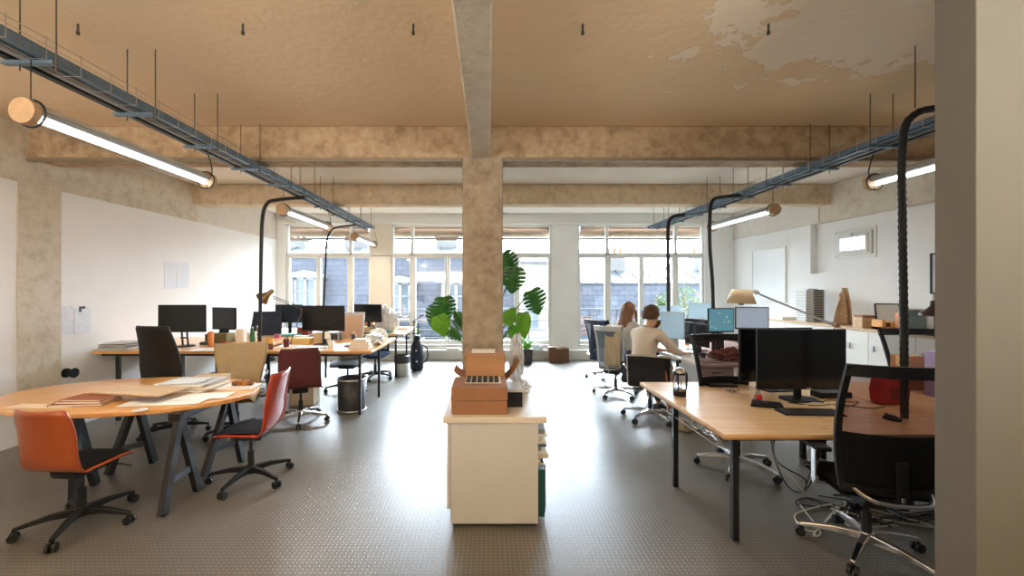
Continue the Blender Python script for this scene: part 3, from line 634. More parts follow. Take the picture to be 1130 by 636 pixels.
# ================================================================== CABINETS
def white_cabinet():
    t = thing('low_cabinet', 'long white cabinet in front of the column, boxes on top', 'cabinet', (.04, 3.55, 0))
    MB().b2((-.362, -.66, .745), (.372, .66, .79)).build('cabinet_top', mat('cabinet_top_white', L(226,216,200), .4, var=.04, scale=3), t, bevel=.004)
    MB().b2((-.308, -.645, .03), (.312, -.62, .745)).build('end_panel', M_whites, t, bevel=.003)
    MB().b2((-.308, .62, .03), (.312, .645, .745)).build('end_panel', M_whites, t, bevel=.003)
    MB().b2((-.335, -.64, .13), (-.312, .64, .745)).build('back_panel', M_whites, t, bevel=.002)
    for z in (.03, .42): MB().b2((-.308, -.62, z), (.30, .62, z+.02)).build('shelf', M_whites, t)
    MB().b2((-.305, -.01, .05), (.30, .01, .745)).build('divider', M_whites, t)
    MB().b2((-.29, -.62, 0), (.30, .62, .03)).build('plinth', M_dgrey, t)
white_cabinet()
cols = [L(30,84,84), L(28,60,62), L(196,190,170), L(180,72,40), L(34,96,96), L(60,60,62), L(214,206,190), L(44,80,120)]
y = 2.955
for i in range(14):
    th = [.055, .05, .045, .03, .06, .05, .04][i % 7]; h = [.34, .31, .33, .32, .35, .3, .28][i % 7]; c = cols[i % 8]
    if y+th > 3.52: break
    o = MB().b2((-.13, -th/2+.001, 0), (.13, th/2-.001, h)).build('ring_binder', mat('binder_%d' % (i % 8), c, .5), loc=(.275 + .012*(i % 3), y+th/2, .05), bevel=.003)
    nm = ['dark teal', 'dark green', 'cream', 'rust red', 'teal', 'charcoal', 'off white', 'blue'][i % 8]
    tag(o, nm+' binder on the bottom shelf of the white cabinet, '+('nearest' if i == 0 else ['nearest','second','third','fourth','fifth','sixth','seventh','eighth','ninth','tenth','eleventh','twelfth'][min(i,11)]+' from near end'), 'binder', 'binders in the white cabinet'); y += th
for k, y in enumerate((3.08, 3.38)):
    z = .44
    for i in range(9):
        th = [.02, .035, .025, .03, .015][(i+k) % 5]; c = [L(236,232,224), L(150,150,150), L(226,214,196), L(90,96,104), L(240,238,232)][(i*2+k) % 5]
        if z+th > .735: break
        o = MB().box((0, 0, th/2), (.27+.03*((i*7) % 3)/3, .21, th-.001)).build('magazine_stack', mat('mag_%d' % ((i*2+k) % 5), c, .7, var=.05), loc=(.25+.02*((i*5) % 3), y, z)); o.rotation_euler.z = .05*((i*3) % 4-1.5)
        tag(o, ['white','grey','cream','slate grey','pale'][(i*2+k) % 5]+' paper bundle in the white cabinet, %s of its %s pile' % (['lowest','second lowest','third lowest','fourth','fifth','sixth','seventh','eighth','ninth'][i], ['near','far'][k]), 'papers', 'paper bundles in the white cabinet'); z += th
# sideboard along the right wall
t = thing('sideboard', 'long white sideboard along the right wall', 'cabinet', (5.6, 6.0, 0))
MB().b2((-.30, -2.0, 1.09), (.29, 1.95, 1.12)).build('sideboard_top', M_ash, t, bevel=.003)
MB().b2((-.27, -1.98, .05), (.29, 1.93, 1.09)).build('body', M_white, t)
MB().b2((-.24, -1.95, 0), (.27, 1.9, .05)).build('plinth', M_dgrey, t)
ys = [-1.98, -1.45, -.9, -.26, .12, .75, 1.35, 1.93]
for a, b in zip(ys, ys[1:]):
    d = MB().b2((-.29, a+.004, .07), (-.27, b-.004, 1.085)).build('door', M_white, t, bevel=.002); MB().b2((-.305, b-.09, .82), (-.29, b-.05, .90)).build('handle', M_alu, d)
# ================================================================== CHAIRS
def star_base(t, m, R=.33, phase=0, zs=.42, col=M_black, castm=M_black, r0=.024, sleeve=True):
    b = MB(); b.lathe([(.045, .07), (.05, .10), (.035, .14)], n=16)
    for k in range(5):
        a = phase+k*2*PI/5; d = Vector((math.cos(a), math.sin(a), 0)); n_ = Vector((-d.y, d.x, 0))
        def sec(s_, z, w_, h_): p = d*s_+Vector((0,0,z)); return [p-n_*w_/2-Vector((0,0,h_/2)), p+n_*w_/2-Vector((0,0,h_/2)), p+n_*w_*.4+Vector((0,0,h_/2)), p-n_*w_*.4+Vector((0,0,h_/2))]
        ss = [sec(.03, .105, .055, .05), sec(R*.5, .105, .042, .036), sec(R*.85, .088, .034, .026), sec(R*1.02, .078, .03, .02)]
        vs = [[b.bm.verts.new(p) for p in s_] for s_ in ss]
        for i in range(3):
            for j in range(4): b.bm.faces.new((vs[i][j], vs[i][(j+1) % 4], vs[i+1][(j+1) % 4], vs[i+1][j]))
        b.bm.faces.new(vs[0][::-1]); b.bm.faces.new(vs[3])
    b.build('star_base', m, t, bevel=.004)
    for k in range(5):
        a = phase+k*2*PI/5; d = Vector((math.cos(a), math.sin(a), 0)); n_ = Vector((-d.y, d.x, 0)); p = d*R
        c = MB()
        for s_ in (-1, 1): c.cyl(p+n_*s_*.008+Vector((0,0,.029)), p+n_*s_*.026+Vector((0,0,.029)), .029, n=14)
        c.cyl(p+Vector((0,0,.03)), p+Vector((0,0,.075)), .009, n=8); c.b2(p+Vector((-.012,-.012,.045)), p+Vector((.012,.012,.062)))
        c.build('caster', castm, t)
    MB().cyl((0,0,.09), (0,0,zs*.62), .026, n=14).cyl((0,0,zs*.62), (0,0,zs), .014, n=12).build('gas_spring', col, t, smooth=False)
def cushion(w_, d_, h_, c, front_drop=.02, n=10):
    mb = MB(); cx, cy, cz = c
    def top(u, v):
        x = (u-.5); y = (v-.5); e = 1-(abs(2*x)**4+abs(2*y)**4)*.5
        sx = 1-.12*max(0, 2*y-.2)**2; return Vector((cx+x*w_*sx, cy+y*d_, cz+h_*max(0, e)**.5 - front_drop*max(0, 2*y)**2*.8))
    mb.grid(top, n, n)
    mb.grid(lambda u, v: Vector((cx+(u-.5)*w_*(1-.12*max(0, 2*(v-.5)-.2)**2), cy+(v-.5)*d_, cz - front_drop*max(0, 2*(v-.5))**2*.8-.004)), n, n)
    bmesh.ops.remove_doubles(mb.bm, verts=mb.bm.verts, dist=.0035)
    return mb
def curved(w0, w1, z0, z1, yf, curve, wf=None, n=10, m=12):
    """surface of a back: width w0 at the bottom to w1 at the top, y from yf(t), bowed by curve"""
    def f(u, v):
        w_ = wf(v) if wf else w0+(w1-w0)*v; x = (u-.5)*w_
        return Vector((x, yf(v)+curve*((2*(u-.5))**2), z0+(z1-z0)*v))
    return MB().grid(f, n, m)
def mesh_chair(name, label, cat='chair', loc=(0,0,0), rz=0, group=None, mesh=M_mesh, frame=M_bplast, base=M_chrome, arms=True, lower=True, phase=.3, zt=1.22, w_=.47, seat_m=None, wt=.55):
    t = thing(name, label, cat, loc, rz, group); star_base(t, base, .34, phase, .42)
    cushion(.50, .47, .05, (0, .03, .45)).build('seat', seat_m or M_bfab, t, smooth=True)
    MB().prism([(-.17,.36),(.12,.38),(.18,.445),(-.22,.445)], 'x', -.12, .12).build('seat_mechanism', M_bplast, t, bevel=.008)
    z0, z1 = .50, zt
    yf = lambda v: -.25 + .04*math.sin(v*PI) - .13*v**1.3
    wf = lambda v: w_ + (wt-w_)*v + .02*math.sin(v*PI)
    C = .06
    vs = .44 if lower else .02
    def sub(a, b, shrink=.03):
        def f(u, v): vv = a+(b-a)*v; ww = wf(vv)-shrink; return Vector(((u-.5)*ww, yf(vv)+C*((2*(u-.5))**2), z0+(z1-z0)*vv))
        return f
    MB().grid(sub(vs, .94), 12, 10).build('back_mesh', mesh, t, smooth=True)
    if lower: MB().grid(sub(.0, vs), 12, 6).build('back_panel', M_bfab, t, smooth=True, solid=.012)
    fr = MB()
    for s_ in (-1, 1):
        pts = [Vector((s_*(wf(v)/2-.008), yf(v)+C, z0+(z1-z0)*v)) for v in [i/12 for i in range(13)]]
        for a, b in zip(pts, pts[1:]): bar(fr, a-(b-a)*.1, b+(b-a)*.1, .034, .022)
    for v, hh in ((.965, .07), (.0, .05)):
        N = 12
        for i in range(N):
            u0, u1 = i/N, (i+1)/N; ww = wf(v)
            a = Vector(((u0-.5)*ww, yf(v)+C*(2*(u0-.5))**2, z0+(z1-z0)*v)); b = Vector(((u1-.5)*ww, yf(v)+C*(2*(u1-.5))**2, z0+(z1-z0)*v)); d = (b-a)
            ang = math.atan2(d.y, d.x); fr.box((a+b)/2, (d.length*1.1, .022, hh), RZ(ang))
    fr.build('back_frame', frame, t)
    MB().b2((-.03, -.31, .44), (.03, -.285, .70)).build('spine', frame, t, bevel=.01)
    sp = MB().tube(bez([(0, -.10, .40), (0, -.22, .41), (0, -.29, .47), (0, -.285, .52)], 5), .02, 8); sp.tube(bez([(-.2, -.2, .50), (-.12, -.30, .46), (.12, -.30, .46), (.2, -.2, .50)], 5), .014, 8)
    sp.build('back_support', base if base is M_chrome else frame, t)
    if arms:
        for s_ in (-1, 1):
            a = MB().b2((s_*.285-.014, -.02, .44), (s_*.285+.014, .03, .66)).b2((min(s_*.10, s_*.30), -.012, .42), (max(s_*.10, s_*.30), .022, .445)).build('armrest', M_chrome if base is M_chrome else frame, t, bevel=.005)
            MB().prism([(s_*.285+x, y) for x, y in ((-.045,-.10),(.045,-.10),(.05,.06),(.02,.17),(-.03,.17),(-.05,.06))], 'z', .66, .69).build('arm_pad', M_bplast, a, bevel=.01)
    return t
def shell_chair(label, loc, rz, m, seat_m, base, group=None, zt=.90, w_=.43, pad=True, phase=.2, arms=False):
    t = thing('swivel_chair', label, 'chair', loc, rz, group); star_base(t, base, .33, phase, .43)
    prof = bez([(0, .24, .425), (0, .14, .45), (0, -.08, .445), (0, -.19, .47), (0, -.235, .56), (0, -.26, .72), (0, -.31, zt)], 6)
    n = len(prof)
    def f(u, v):
        i = min(int(v*(n-1)), n-2); p = prof[i].lerp(prof[i+1], v*(n-1)-i); x = 2*(u-.5); ss = (v-.45)/.55
        ww = w_*(1-.06*abs(v-.5)*2) if v < .9 else w_*(1-.06*.8)*(1-.14*((v-.9)/.1)**2)
        if v < .1: ww = w_*.95*(1-.25*((.1-v)/.1)**2)
        return Vector((x*ww/2, p.y+(.05*x*x*max(0, ss)**.6 if v > .45 else 0), p.z+(.012*x*x if v < .4 else 0)))
    MB().grid(f, 10, 30).build('seat_shell', m, t, smooth=True, solid=.014)
    if pad: cushion(.39, .38, .035, (0, .02, .455), .02).build('seat_pad', seat_m, t, smooth=True)
    MB().prism([(-.12,.38),(.12,.38),(.14,.43),(-.14,.43)], 'x', -.09, .09).build('seat_mechanism', M_black, t, bevel=.005)
    MB().tube([(.05, .05, .41), (.2, .1, .40), (.27, .11, .385)], .007, 6).build('lever', M_black, t)
    if arms:
        for s_ in (-1, 1): MB().tube(bez([(s_*.15, .0, .42), (s_*.27, .02, .44), (s_*.28, .08, .60), (s_*.27, .0, .645), (s_*.25, -.2, .64)], 5), .012, 8).build('armrest', M_chrome, t)
    return t
# ---- right side
mesh_chair('office_chair', 'nearest black mesh office chair with polished base at the right', loc=(2.43, 2.64, 0), rz=math.radians(-12), zt=1.25, phase=2.75, w_=.50, wt=.56)
mesh_chair('office_chair', 'black mesh office chair tucked behind the pine desk, left of the monitors', loc=(2.34, 3.86, 0), rz=math.radians(186), zt=1.22, phase=.75, w_=.46, wt=.52)
mesh_chair('office_chair', 'grey mesh office chair at the right beyond the near black hose', loc=(4.40, 4.02, 0), rz=math.radians(176), zt=1.26, phase=.1, mesh=M_mesh2, lower=False, w_=.46, wt=.56)
# ---- left side
M_red = mat('red_lacquer', L(176,58,34), .16, var=.12, scale=3, coat=.6)
M_orange = mat('orange_lacquer', L(168,80,36), .3, var=.15, scale=3, coat=.3)
shell_chair('orange shell chair with dark seat at the near left corner', (-2.92, 2.95, 0), math.radians(-4), M_orange, M_bfab, M_bplast, zt=.90, phase=.1)
shell_chair('glossy red shell chair with black seat at the right end of the oval table', (-2.10, 3.63, 0), math.radians(93), M_red, M_bfab, M_bplast, zt=.97, phase=.45)
M_maroon = mat('maroon_fabric', L(92,38,38), .8, var=.15, scale=30, bump=.2, bscale=200)
shell_chair('maroon upholstered swivel chair with chrome base facing the desk', (-2.40, 5.25, 0), math.radians(22), M_maroon, M_maroon, M_chrome, zt=.965, w_=.50, phase=-.35)
def tan_chair():
    t = thing('armchair', 'tan upholstered office armchair behind the oval table', 'chair', (-2.93, 4.78, 0), math.radians(200)); star_base(t, M_black, .31, .5, .42)
    M = mat('tan_leather', L(176,152,112), .55, var=.1, scale=10)
    cushion(.50, .48, .07, (0, .04, .44)).build('seat', M, t, smooth=True)
    MB().prism([(-.14,.38),(.12,.38),(.16,.44),(-.18,.44)], 'x', -.12, .12).build('seat_mechanism', M_black, t, bevel=.006)
    yf = lambda v: -.21-.10*v
    curved(.40, .56, .49, 1.03, yf, .06, wf=lambda v: .40+.17*min(1, v*1.25)-.06*max(0, v-.85)/.15*max(0, v-.85)).build('backrest', M, t, smooth=True, solid=.05, bevel=.02)
    for s_ in (-1, 1):
        MB().tube(bez([(s_*.18, .0, .42), (s_*.31, .02, .44), (s_*.33, .10, .60), (s_*.32, .18, .68), (s_*.32, .02, .70), (s_*.27, -.22, .69)], 5), .014, 8).build('armrest', M_dgrey, t)
    return t
tan_chair()
def executive():
    t = thing('executive_chair', 'high backed black leather chair behind the oval table', 'chair', (-3.66, 4.80, 0), math.radians(-8)); star_base(t, M_bplast, .33, .5, .42)
    M = mat('black_leather', (.010,.009,.009), .5, spec=.3, var=.2, scale=8, bump=.1, bscale=120)
    cushion(.52, .50, .09, (0, .02, .44)).build('seat', M, t, smooth=True)
    MB().prism([(-.16,.36),(.12,.38),(.16,.44),(-.2,.44)], 'x', -.13, .13).build('seat_mechanism', M_bplast, t, bevel=.006)
    curved(.5, .4, .50, 1.28, lambda v: -.23-.10*v+.05*math.sin(PI*v), .05, wf=lambda v: .34+.18*math.sin(min(1, v/.42)*PI/2)-.14*max(0, v-.42)/.58).build('backrest', M, t, smooth=True, solid=.06, bevel=.02)
    pts = []
    for s_ in (-1, 1):
        MB().tube([Vector((s_*(.34+.18*math.sin(min(1, v/.42)*PI/2)-.14*max(0, v-.42)/.58)/2, -.23-.10*v+.05*math.sin(PI*v)+.045, .50+.78*v)) for v in [i/14 for i in range(15)]], .012, 6).build('piping', M_dgrey, t)
        MB().tube(bez([(s_*.16, .02, .40), (s_*.30, .02, .43), (s_*.32, .06, .62), (s_*.31, .16, .66), (s_*.30, -.15, .655)], 5), .02, 8).build('armrest', M_bplast, t)
executive()
mesh_chair('office_chair', 'tan backed mesh chair behind the large black monitor on the left', loc=(-2.33, 6.80, 0), rz=math.radians(186), zt=1.27, mesh=mat('peach_mesh', L(206,168,140), .7, var=.08, scale=30), lower=False, frame=M_lgrey, base=M_bplast, w_=.36, wt=.42, arms=False, seat_m=mat('grey_seat', L(120,128,134), .8))
mesh_chair('office_chair', 'blue seated office chair at the farthest desk on the left', loc=(-2.13, 7.72, 0), rz=math.radians(178), zt=.95, mesh=M_mesh3, lower=False, base=M_bplast, seat_m=mat('blue_seat', L(58,84,122), .8), w_=.4, wt=.42, arms=False)
def navy_chair():
    t = thing('office_chair', 'navy ribbed office chair beyond the wall desk monitors', 'chair', (-3.95, 7.05, 0), math.radians(184)); star_base(t, M_chrome, .32, .2, .42)
    M = mat('navy_ribbed', L(38,46,66), .7, var=.1, scale=10)
    cushion(.48, .46, .05, (0, .03, .45)).build('seat', M, t, smooth=True)
    b = MB()
    for i in range(9):
        v = i/8; b.prism([(-.24-.1*v-.012, .60+i*.075), (-.24-.1*v+.012, .60+i*.075), (-.24-.1*v+.004, .66+i*.075), (-.24-.1*v-.02, .66+i*.075)], 'x', -.25+.02*max(0, v-.5), .25-.02*max(0, v-.5))
    b.build('ribbed_back', M, t); MB().prism([(-.245,.60),(-.235,.60),(-.335,1.26),(-.345,1.26)], 'x', -.25, .25).build('back_panel', M, t)
    MB().tube([(-.26, -.24, .5), (-.262, -.27, .9), (-.24, -.345, 1.27), (.24, -.345, 1.27), (.262, -.27, .9), (.26, -.24, .5)], .013, 8).build('back_frame', M_dgrey, t)
    for s_ in (-1, 1): MB().tube(bez([(s_*.25, -.2, .5), (s_*.28, .0, .46), (s_*.29, .15, .62), (s_*.28, .0, .67), (s_*.27, -.25, .67)], 5), .011, 8).build('armrest', M_chrome, t)
navy_chair()
# ---- row of chairs by the people
def loop_chair(label, loc, rz, sling, zt=.96, group=None, arm_m=M_chrome):
    t = thing('aluminium_chair', label, 'chair', loc, rz, group); star_base(t, M_chrome, .34, .45, .42, castm=M_black)
    side = [(0, .26, .43), (0, .2, .465), (0, 0, .45), (0, -.18, .455), (0, -.24, .53), (0, -.27, .7), (0, -.33, zt)]
    prof = bez(side, 5)
    for s_ in (-1, 1): MB().tube([p+Vector((s_*.25, 0, 0)) for p in prof], .013, 8).build('side_rail', M_chrome, t)
    n = len(prof)
    MB().grid(lambda u, v: (lambda i, fr: prof[i].lerp(prof[i+1], fr)+Vector(((u-.5)*.48, 0, .004*math.sin(v*60))))(min(int(v*(n-1)), n-2), v*(n-1)-min(int(v*(n-1)), n-2)), 6, 60).build('sling', sling, t, smooth=True, solid=.012)
    MB().tube([(-.25, -.33, zt), (0, -.345, zt+.006), (.25, -.33, zt)], .013, 8).build('top_rail', M_chrome, t)
    MB().tube([(-.25, -.05, .42), (0, -.05, .40), (.25, -.05, .42)], .014, 8).tube([(-.25, .12, .44), (0, .1, .41), (.25, .12, .44)], .012, 8).build('cross_rail', M_chrome, t)
    for s_ in (-1, 1): MB().tube(bez([(s_*.255, -.27, .68), (s_*.30, -.2, .72), (s_*.31, .02, .68), (s_*.305, .12, .60), (s_*.29, .12, .50), (s_*.255, .05, .45)], 6), .012, 8).build('armrest', arm_m, t)
    return t
M_sling = mat('black_sling', (.02,.02,.022), .6, var=.2, scale=40)
loop_chair('aluminium framed black chair the bearded man sits on', (2.10, 5.34, 0), math.radians(-24), M_sling, .86)
mesh_chair('office_chair', 'grey blue mesh chair in front of the woman, beige coat over it', loc=(2.02, 6.52, 0), rz=math.radians(-42), zt=1.10, mesh=M_mesh3, lower=False, frame=M_lgrey, w_=.40, wt=.42, phase=.9, seat_m=mat('blue_grey_seat', L(92,108,124), .8))
mesh_chair('office_chair', 'farther grey blue chair under a navy coat by the windows', loc=(2.20, 7.78, 0), rz=math.radians(-60), zt=1.10, mesh=M_mesh3, lower=False, frame=M_dgrey, w_=.40, wt=.42, phase=.4, seat_m=MC['blue_grey_seat'])
# ================================================================== SCREENS AND THINGS ON THE DESKS
def AT(px, py, z):
    Y = (HC-z)*F/(py-CY); return Vector(((px-CX)*Y/F, Y, z))
def monitor(label, loc, rz, w_, h_, zb, screen=M_screen, body=M_bplast, stand='column', name='computer_monitor', group=None):
    """screen faces local -Y; zb = height of the lower edge above the desk"""
    t = thing(name, label, 'monitor', loc, rz, group)
    MB().b2((-w_/2, -.012, zb), (w_/2, .014, zb+h_)).b2((-w_*.32, .014, zb+h_*.2), (w_*.32, .04, zb+h_*.75)).build('housing', body, t, bevel=.006)
    MB().b2((-w_/2+.012, -.0135, zb+.022), (w_/2-.012, -.0115, zb+h_-.012)).build('screen', screen, t)
    if stand == 'column':
        MB().b2((-.03, .03, .012), (.03, .055, zb+h_*.45)).build('stand', body, t, bevel=.006)
        MB().prism([(-.13,-.08),(.13,-.08),(.15,.06),(.1,.13),(-.1,.13),(-.15,.06)], 'z', 0, .012).build('stand_foot', body, t, bevel=.004)
    elif stand == 'loop':
        s_ = MB()
        for x in (-.035, .035): s_.box((x, .045, (zb+h_*.3)/2), (.018, .02, zb+h_*.3), RX(.12))
        s_.b2((-.044, .02, zb*.55), (.044, .045, zb*.55+.02)); s_.build('stand', body, t, bevel=.004)
        MB().lathe([(.12, 0), (.125, .006), (.10, .014), (.02, .016)], (0, .05, 0), 28).build('stand_foot', body, t, smooth=False)
    else:   # bent sheet foot
        MB().prism([(.12, 0), (.12, .006), (-.04, .006), (.05, zb+h_*.4), (.04, zb+h_*.4), (-.06, 0)], 'x', -.09, .09).build('stand', body, t, bevel=.003)
    return t
monitor('large black monitor facing the near chair on the pine desk', (2.665, 3.5, .74), 0, .757, .515, .095)
for m_ in [x for x in COL.objects if x.get('label', '').startswith('large black monitor facing')]: MB().b2((.04, -.016, .102), (.075, -.0115, .110)).build('maker_badge', M_lgrey, m_)
monitor('black monitor standing behind the large one on the pine desk, seen at its left', (2.70, 3.86, .74), math.radians(6), .74, .50, .085)
monitor('black monitor on the wall desk left of its neighbour', (-4.19, 5.62, .895), math.radians(3), .63, .375, .20, stand='loop')
monitor('black monitor turned half away on the wall desk, right of its neighbour', (-4.02, 6.25, .895), math.radians(-14), .44, .34, .17, stand='sheet')
monitor('dark blue grey screen on the far desk left of the brass lamp arm', (-3.62, 7.45, .85), math.radians(2), .48, .33, .22, mat('bluish_screen', (.02,.027,.04), .2))
monitor('wide black monitor on the left pine desk with a note on its stand', (-2.46, 6.12, .85), math.radians(-2), .645, .385, .205)
monitor('black monitor turned aside beyond the tan mesh chair', (-2.31, 7.85, .83), math.radians(-16), .60, .34, .22)
M_sl = mat('pale_blue_screen', L(150,178,196), .3, emit=.35, ecol=L(150,180,200), var=.1, scale=2)
def teal_screen():
    m, n, l, b = nodes_of('teal_desktop', .3)
    t = n.new('ShaderNodeTexCoord'); v = n.new('ShaderNodeTexVoronoi'); v.inputs['Scale'].default_value = 12; l.new(t.outputs['Object'], v.inputs['Vector'])
    r = n.new('ShaderNodeValToRGB'); r.color_ramp.elements[0].position = .16; r.color_ramp.elements[1].position = .22
    r.color_ramp.elements[0].color = (*L(150,190,150), 1); r.color_ramp.elements[1].color = (*L(84,132,146), 1)
    l.new(v.outputs['Distance'], r.inputs['Fac']); l.new(r.outputs['Color'], b.inputs['Emission Color']); b.inputs['Emission Strength'].default_value = .6; b.inputs['Base Color'].default_value = (.03,.05,.06,1); return m
monitor('silver backed screen with a white foot in front of the man', (2.78, 6.20, .745), math.radians(-32), .34, .42, .18, M_sl, M_lgrey, 'sheet')
monitor('dark narrow monitor seen almost edge on beside the man', (3.02, 5.95, .745), math.radians(-80), .50, .33, .12)
monitor('dark monitor seen at a slant left of the teal screen', (3.20, 6.30, .745), math.radians(-62), .50, .33, .15)
monitor('pale blue screen behind and above the slanted dark monitor', (3.72, 7.2, .745), math.radians(4), .46, .30, .40, M_sl, M_lgrey)
monitor('lit teal screen with small icons on the white desk', (3.18, 5.62, .745), math.radians(5), .375, .335, .345, teal_screen(), M_bplast)
monitor('pale grey screen right of the teal one under the beige lampshade', (3.54, 5.52, .745), math.radians(-8), .42, .30, .40, mat('grey_lit_screen', L(150,164,180), .3, emit=.3, ecol=L(160,175,195)), M_dgrey)
monitor('small pale screen beyond the man and woman', (3.35, 7.6, .745), math.radians(-25), .40, .30, .33, M_sl, M_lgrey)
o = MB().b2((-.035, -.002, -.05), (.035, .002, .05)).build('paper_note', M_paper, loc=(-2.395, 6.09, 1.0)); tag(o, 'white note stuck on the stand of the wide black monitor', 'note')
# keyboard, mouse, cables on the near desk
def keyboard(label, loc, rz, m=M_bplast, km=M_dgrey):
    t = thing('keyboard', label, 'keyboard', loc, rz); MB().prism([(-.07, 0), (.07, 0), (.07, .018), (-.07, .008)], 'x', -.22, .22).build('case', m, t, bevel=.003)
    k = MB()
    for r in range(5):
        for c in range(14): k.b2((-.205+c*.0295, -.06+r*.025, .010+r*.0018), (-.205+c*.0295+.025, -.06+r*.025+.02, .017+r*.0018))
    k.build('keys', km, t)
keyboard('black keyboard in front of the large monitor', (2.46, 3.14, .74), math.radians(-4))
keyboard('white keyboard beside the brown notebook on the left pine desk', (-2.50, 5.82, .85), 0, M_lgrey, M_white)
def mouse(label, loc, rz=0, m=M_bplast):
    t = thing('computer_mouse', label, 'mouse', loc, rz); MB().ball((0, 0, .006), (.032, .056, .028), 14, 8).build('shell', m, t, smooth=True); MB().b2((-.004, .02, .028), (.004, .042, .037)).build('wheel', M_dgrey, t); return t
mouse('black mouse seen through the near mesh chair', (2.93, 2.98, .745), .4)
def cable(label, pts, r=.0035, m=M_rubber, n=6, group='loose cables'):
    P0 = Vector(pts[0]); o = MB().tube([p-P0 for p in bez(pts, n)], r, 6).build('cable', m, loc=P0, smooth=True); tag(o, label, 'cable', group); return o
zz = .745
cable('black cable curling right from the foot of the large monitor', [(2.62,3.5,zz),(2.75,3.42,zz),(2.9,3.5,zz),(3.0,3.40,zz+.01),(3.1,3.44,zz),(2.95,3.33,zz),(2.8,3.28,zz)])
cable('black cable crossing the pine desk toward the red bag', [(2.5,3.42,zz),(2.66,3.33,zz),(2.85,3.37,zz),(3.02,3.26,zz),(3.18,3.3,zz)])
M_wc = mat('white_cable', L(226,220,208), .5)
cable('white cable looping beside the keyboard', [(2.55,3.32,zz),(2.72,3.42,zz),(2.86,3.28,zz),(2.72,3.20,zz),(2.62,3.28,zz+.008)], m=M_wc)
t = thing('laptop_dock', 'flat black box with cables left of the keyboard', 'electronics', (2.26, 3.36, .74), -.2); MB().prism([(-.13,-.07),(.10,-.09),(.14,.04),(-.06,.09)], 'z', 0, .022).build('case', M_bplast, t, bevel=.005); MB().cyl((.0,.0,.022), (.0,.0,.03), .025).build('knob', M_dgrey, t)
t = thing('gadget', 'small red and black gadget at the foot of the large monitor', 'gadget', (2.30, 3.50, .74), .3); MB().ball((0,0,.03), (.035,.03,.03)).build('body', mat('bright_red', L(200,30,40), .4), t, smooth=True); MB().prism([(-.05,.0),(.05,0),(.0,.10)], 'y', -.01, .01).build('stand', M_chrome, t)
t = thing('glass_dish', 'small clear dish with dark contents between press pot and monitor', 'dish', (2.24, 3.78, .74)); MB().lathe([(.045,0),(.06,.035),(.056,.035),(.042,.006)], n=20, cap=False).build('dish', M_clear, t, smooth=True); MB().ball((0,0,.018), (.035,.035,.014)).build('contents', M_dwood, t)
t = thing('black_tray', 'dark flat tray under the edge of the rear monitor', 'tray', (2.28, 4.02, .74)); ringbox(MB(), -.13, .13, -.05, .05, 0, .02, .012).b2((-.13,-.05,0),(.13,.05,.006)).build('tray', M_bplast, t)
# press pot
t = thing('french_press', 'glass press coffee pot on the corner of the pine desk', 'coffee pot', (1.705, 3.66, .74), .5)
MB().lathe([(.050,.012),(.050,.20),(.053,.215),(.050,.215),(.047,.20),(.047,.016)], n=28, cap=False).build('glass_beaker', M_clear, t, smooth=True)
MB().lathe([(.0465,.014),(.0465,.068)], n=28).build('coffee', mat('coffee', (.02,.008,.004), .2), t)
fm = MB(); fm.lathe([(.053,0),(.053,.045),(.0515,.045),(.0515,.0)], n=28, cap=False)
for k in range(4):
    a = k*PI/2+.4; fm.box((.0525*math.cos(a), .0525*math.sin(a), .10), (.004,.010,.20), RZ(a))
fm.lathe([(.0535,.19),(.0535,.205),(.0515,.205),(.0515,.19)], n=28, cap=False); fm.build('frame', M_bplast, t)
MB().lathe([(.055,.214),(.054,.226),(.035,.243),(.008,.25)], n=28).build('lid', M_chrome, t, smooth=True)
MB().cyl((0,0,.10),(0,0,.30),.003).lathe([(.044,.08),(.044,.088)], n=24).build('plunger', M_chrome, t); MB().ball((0,0,.305), .016).build('knob', M_bplast, t, smooth=True)
MB().tube(bez([(.052,0,.20),(.095,0,.19),(.10,0,.12),(.088,0,.05),(.053,0,.035)],5), .007, 8).build('handle', M_bplast, t)
# red bag, cartons, purple box on the second desk
def crumple(name, label, cat, loc, r, m, seed=0, amp=.35, sub=4, rz=0, group=None, freq=3.0, flatb=True):
    bm = bmesh.new(); bmesh.ops.create_icosphere(bm, subdivisions=sub, radius=1)
    zmin = 9
    for v in bm.verts:
        d = v.co.normalized(); k = 1+amp*noise.noise(d*freq+Vector((seed*3.1, seed, 0)))*1.6+amp*.5*abs(noise.noise(d*freq*2.7+Vector((seed, 7, 1))))
        v.co = Vector((d.x*r[0]*k, d.y*r[1]*k, d.z*r[2]*k))
        if flatb: v.co.z = max(v.co.z, -r[2]*.8)
    zmin = min(v.co.z for v in bm.verts)
    for v in bm.verts: v.co.z -= zmin
    mb = MB(); mb.bm.free(); mb.bm = bm; o = mb.build(name, m, loc=loc); o.rotation_euler.z = rz; tag(o, label, cat, group); return o
t = thing('shoulder_bag', 'red bag standing on the pine desk, seen through the near mesh chair', 'bag', (3.34, 3.42, .74), .1)
MB().prism([(-.12,0),(.12,0),(.135,.12),(.11,.22),(-.11,.22),(-.135,.12)], 'y', -.06, .06).build('body', mat('red_cloth', L(196,40,46), .8, var=.2, scale=14, bump=.4, bscale=30), t, bevel=.02, seg=3)
MB().tube(bez([(-.08,-.05,.20),(-.05,-.06,.27),(.05,-.06,.27),(.08,-.05,.20)],5), .007).build('handle', M_bplast, t); MB().b2((-.05,-.068,.05),(.05,-.06,.14)).build('pocket', mat('dark_red', L(130,24,30), .8), t)
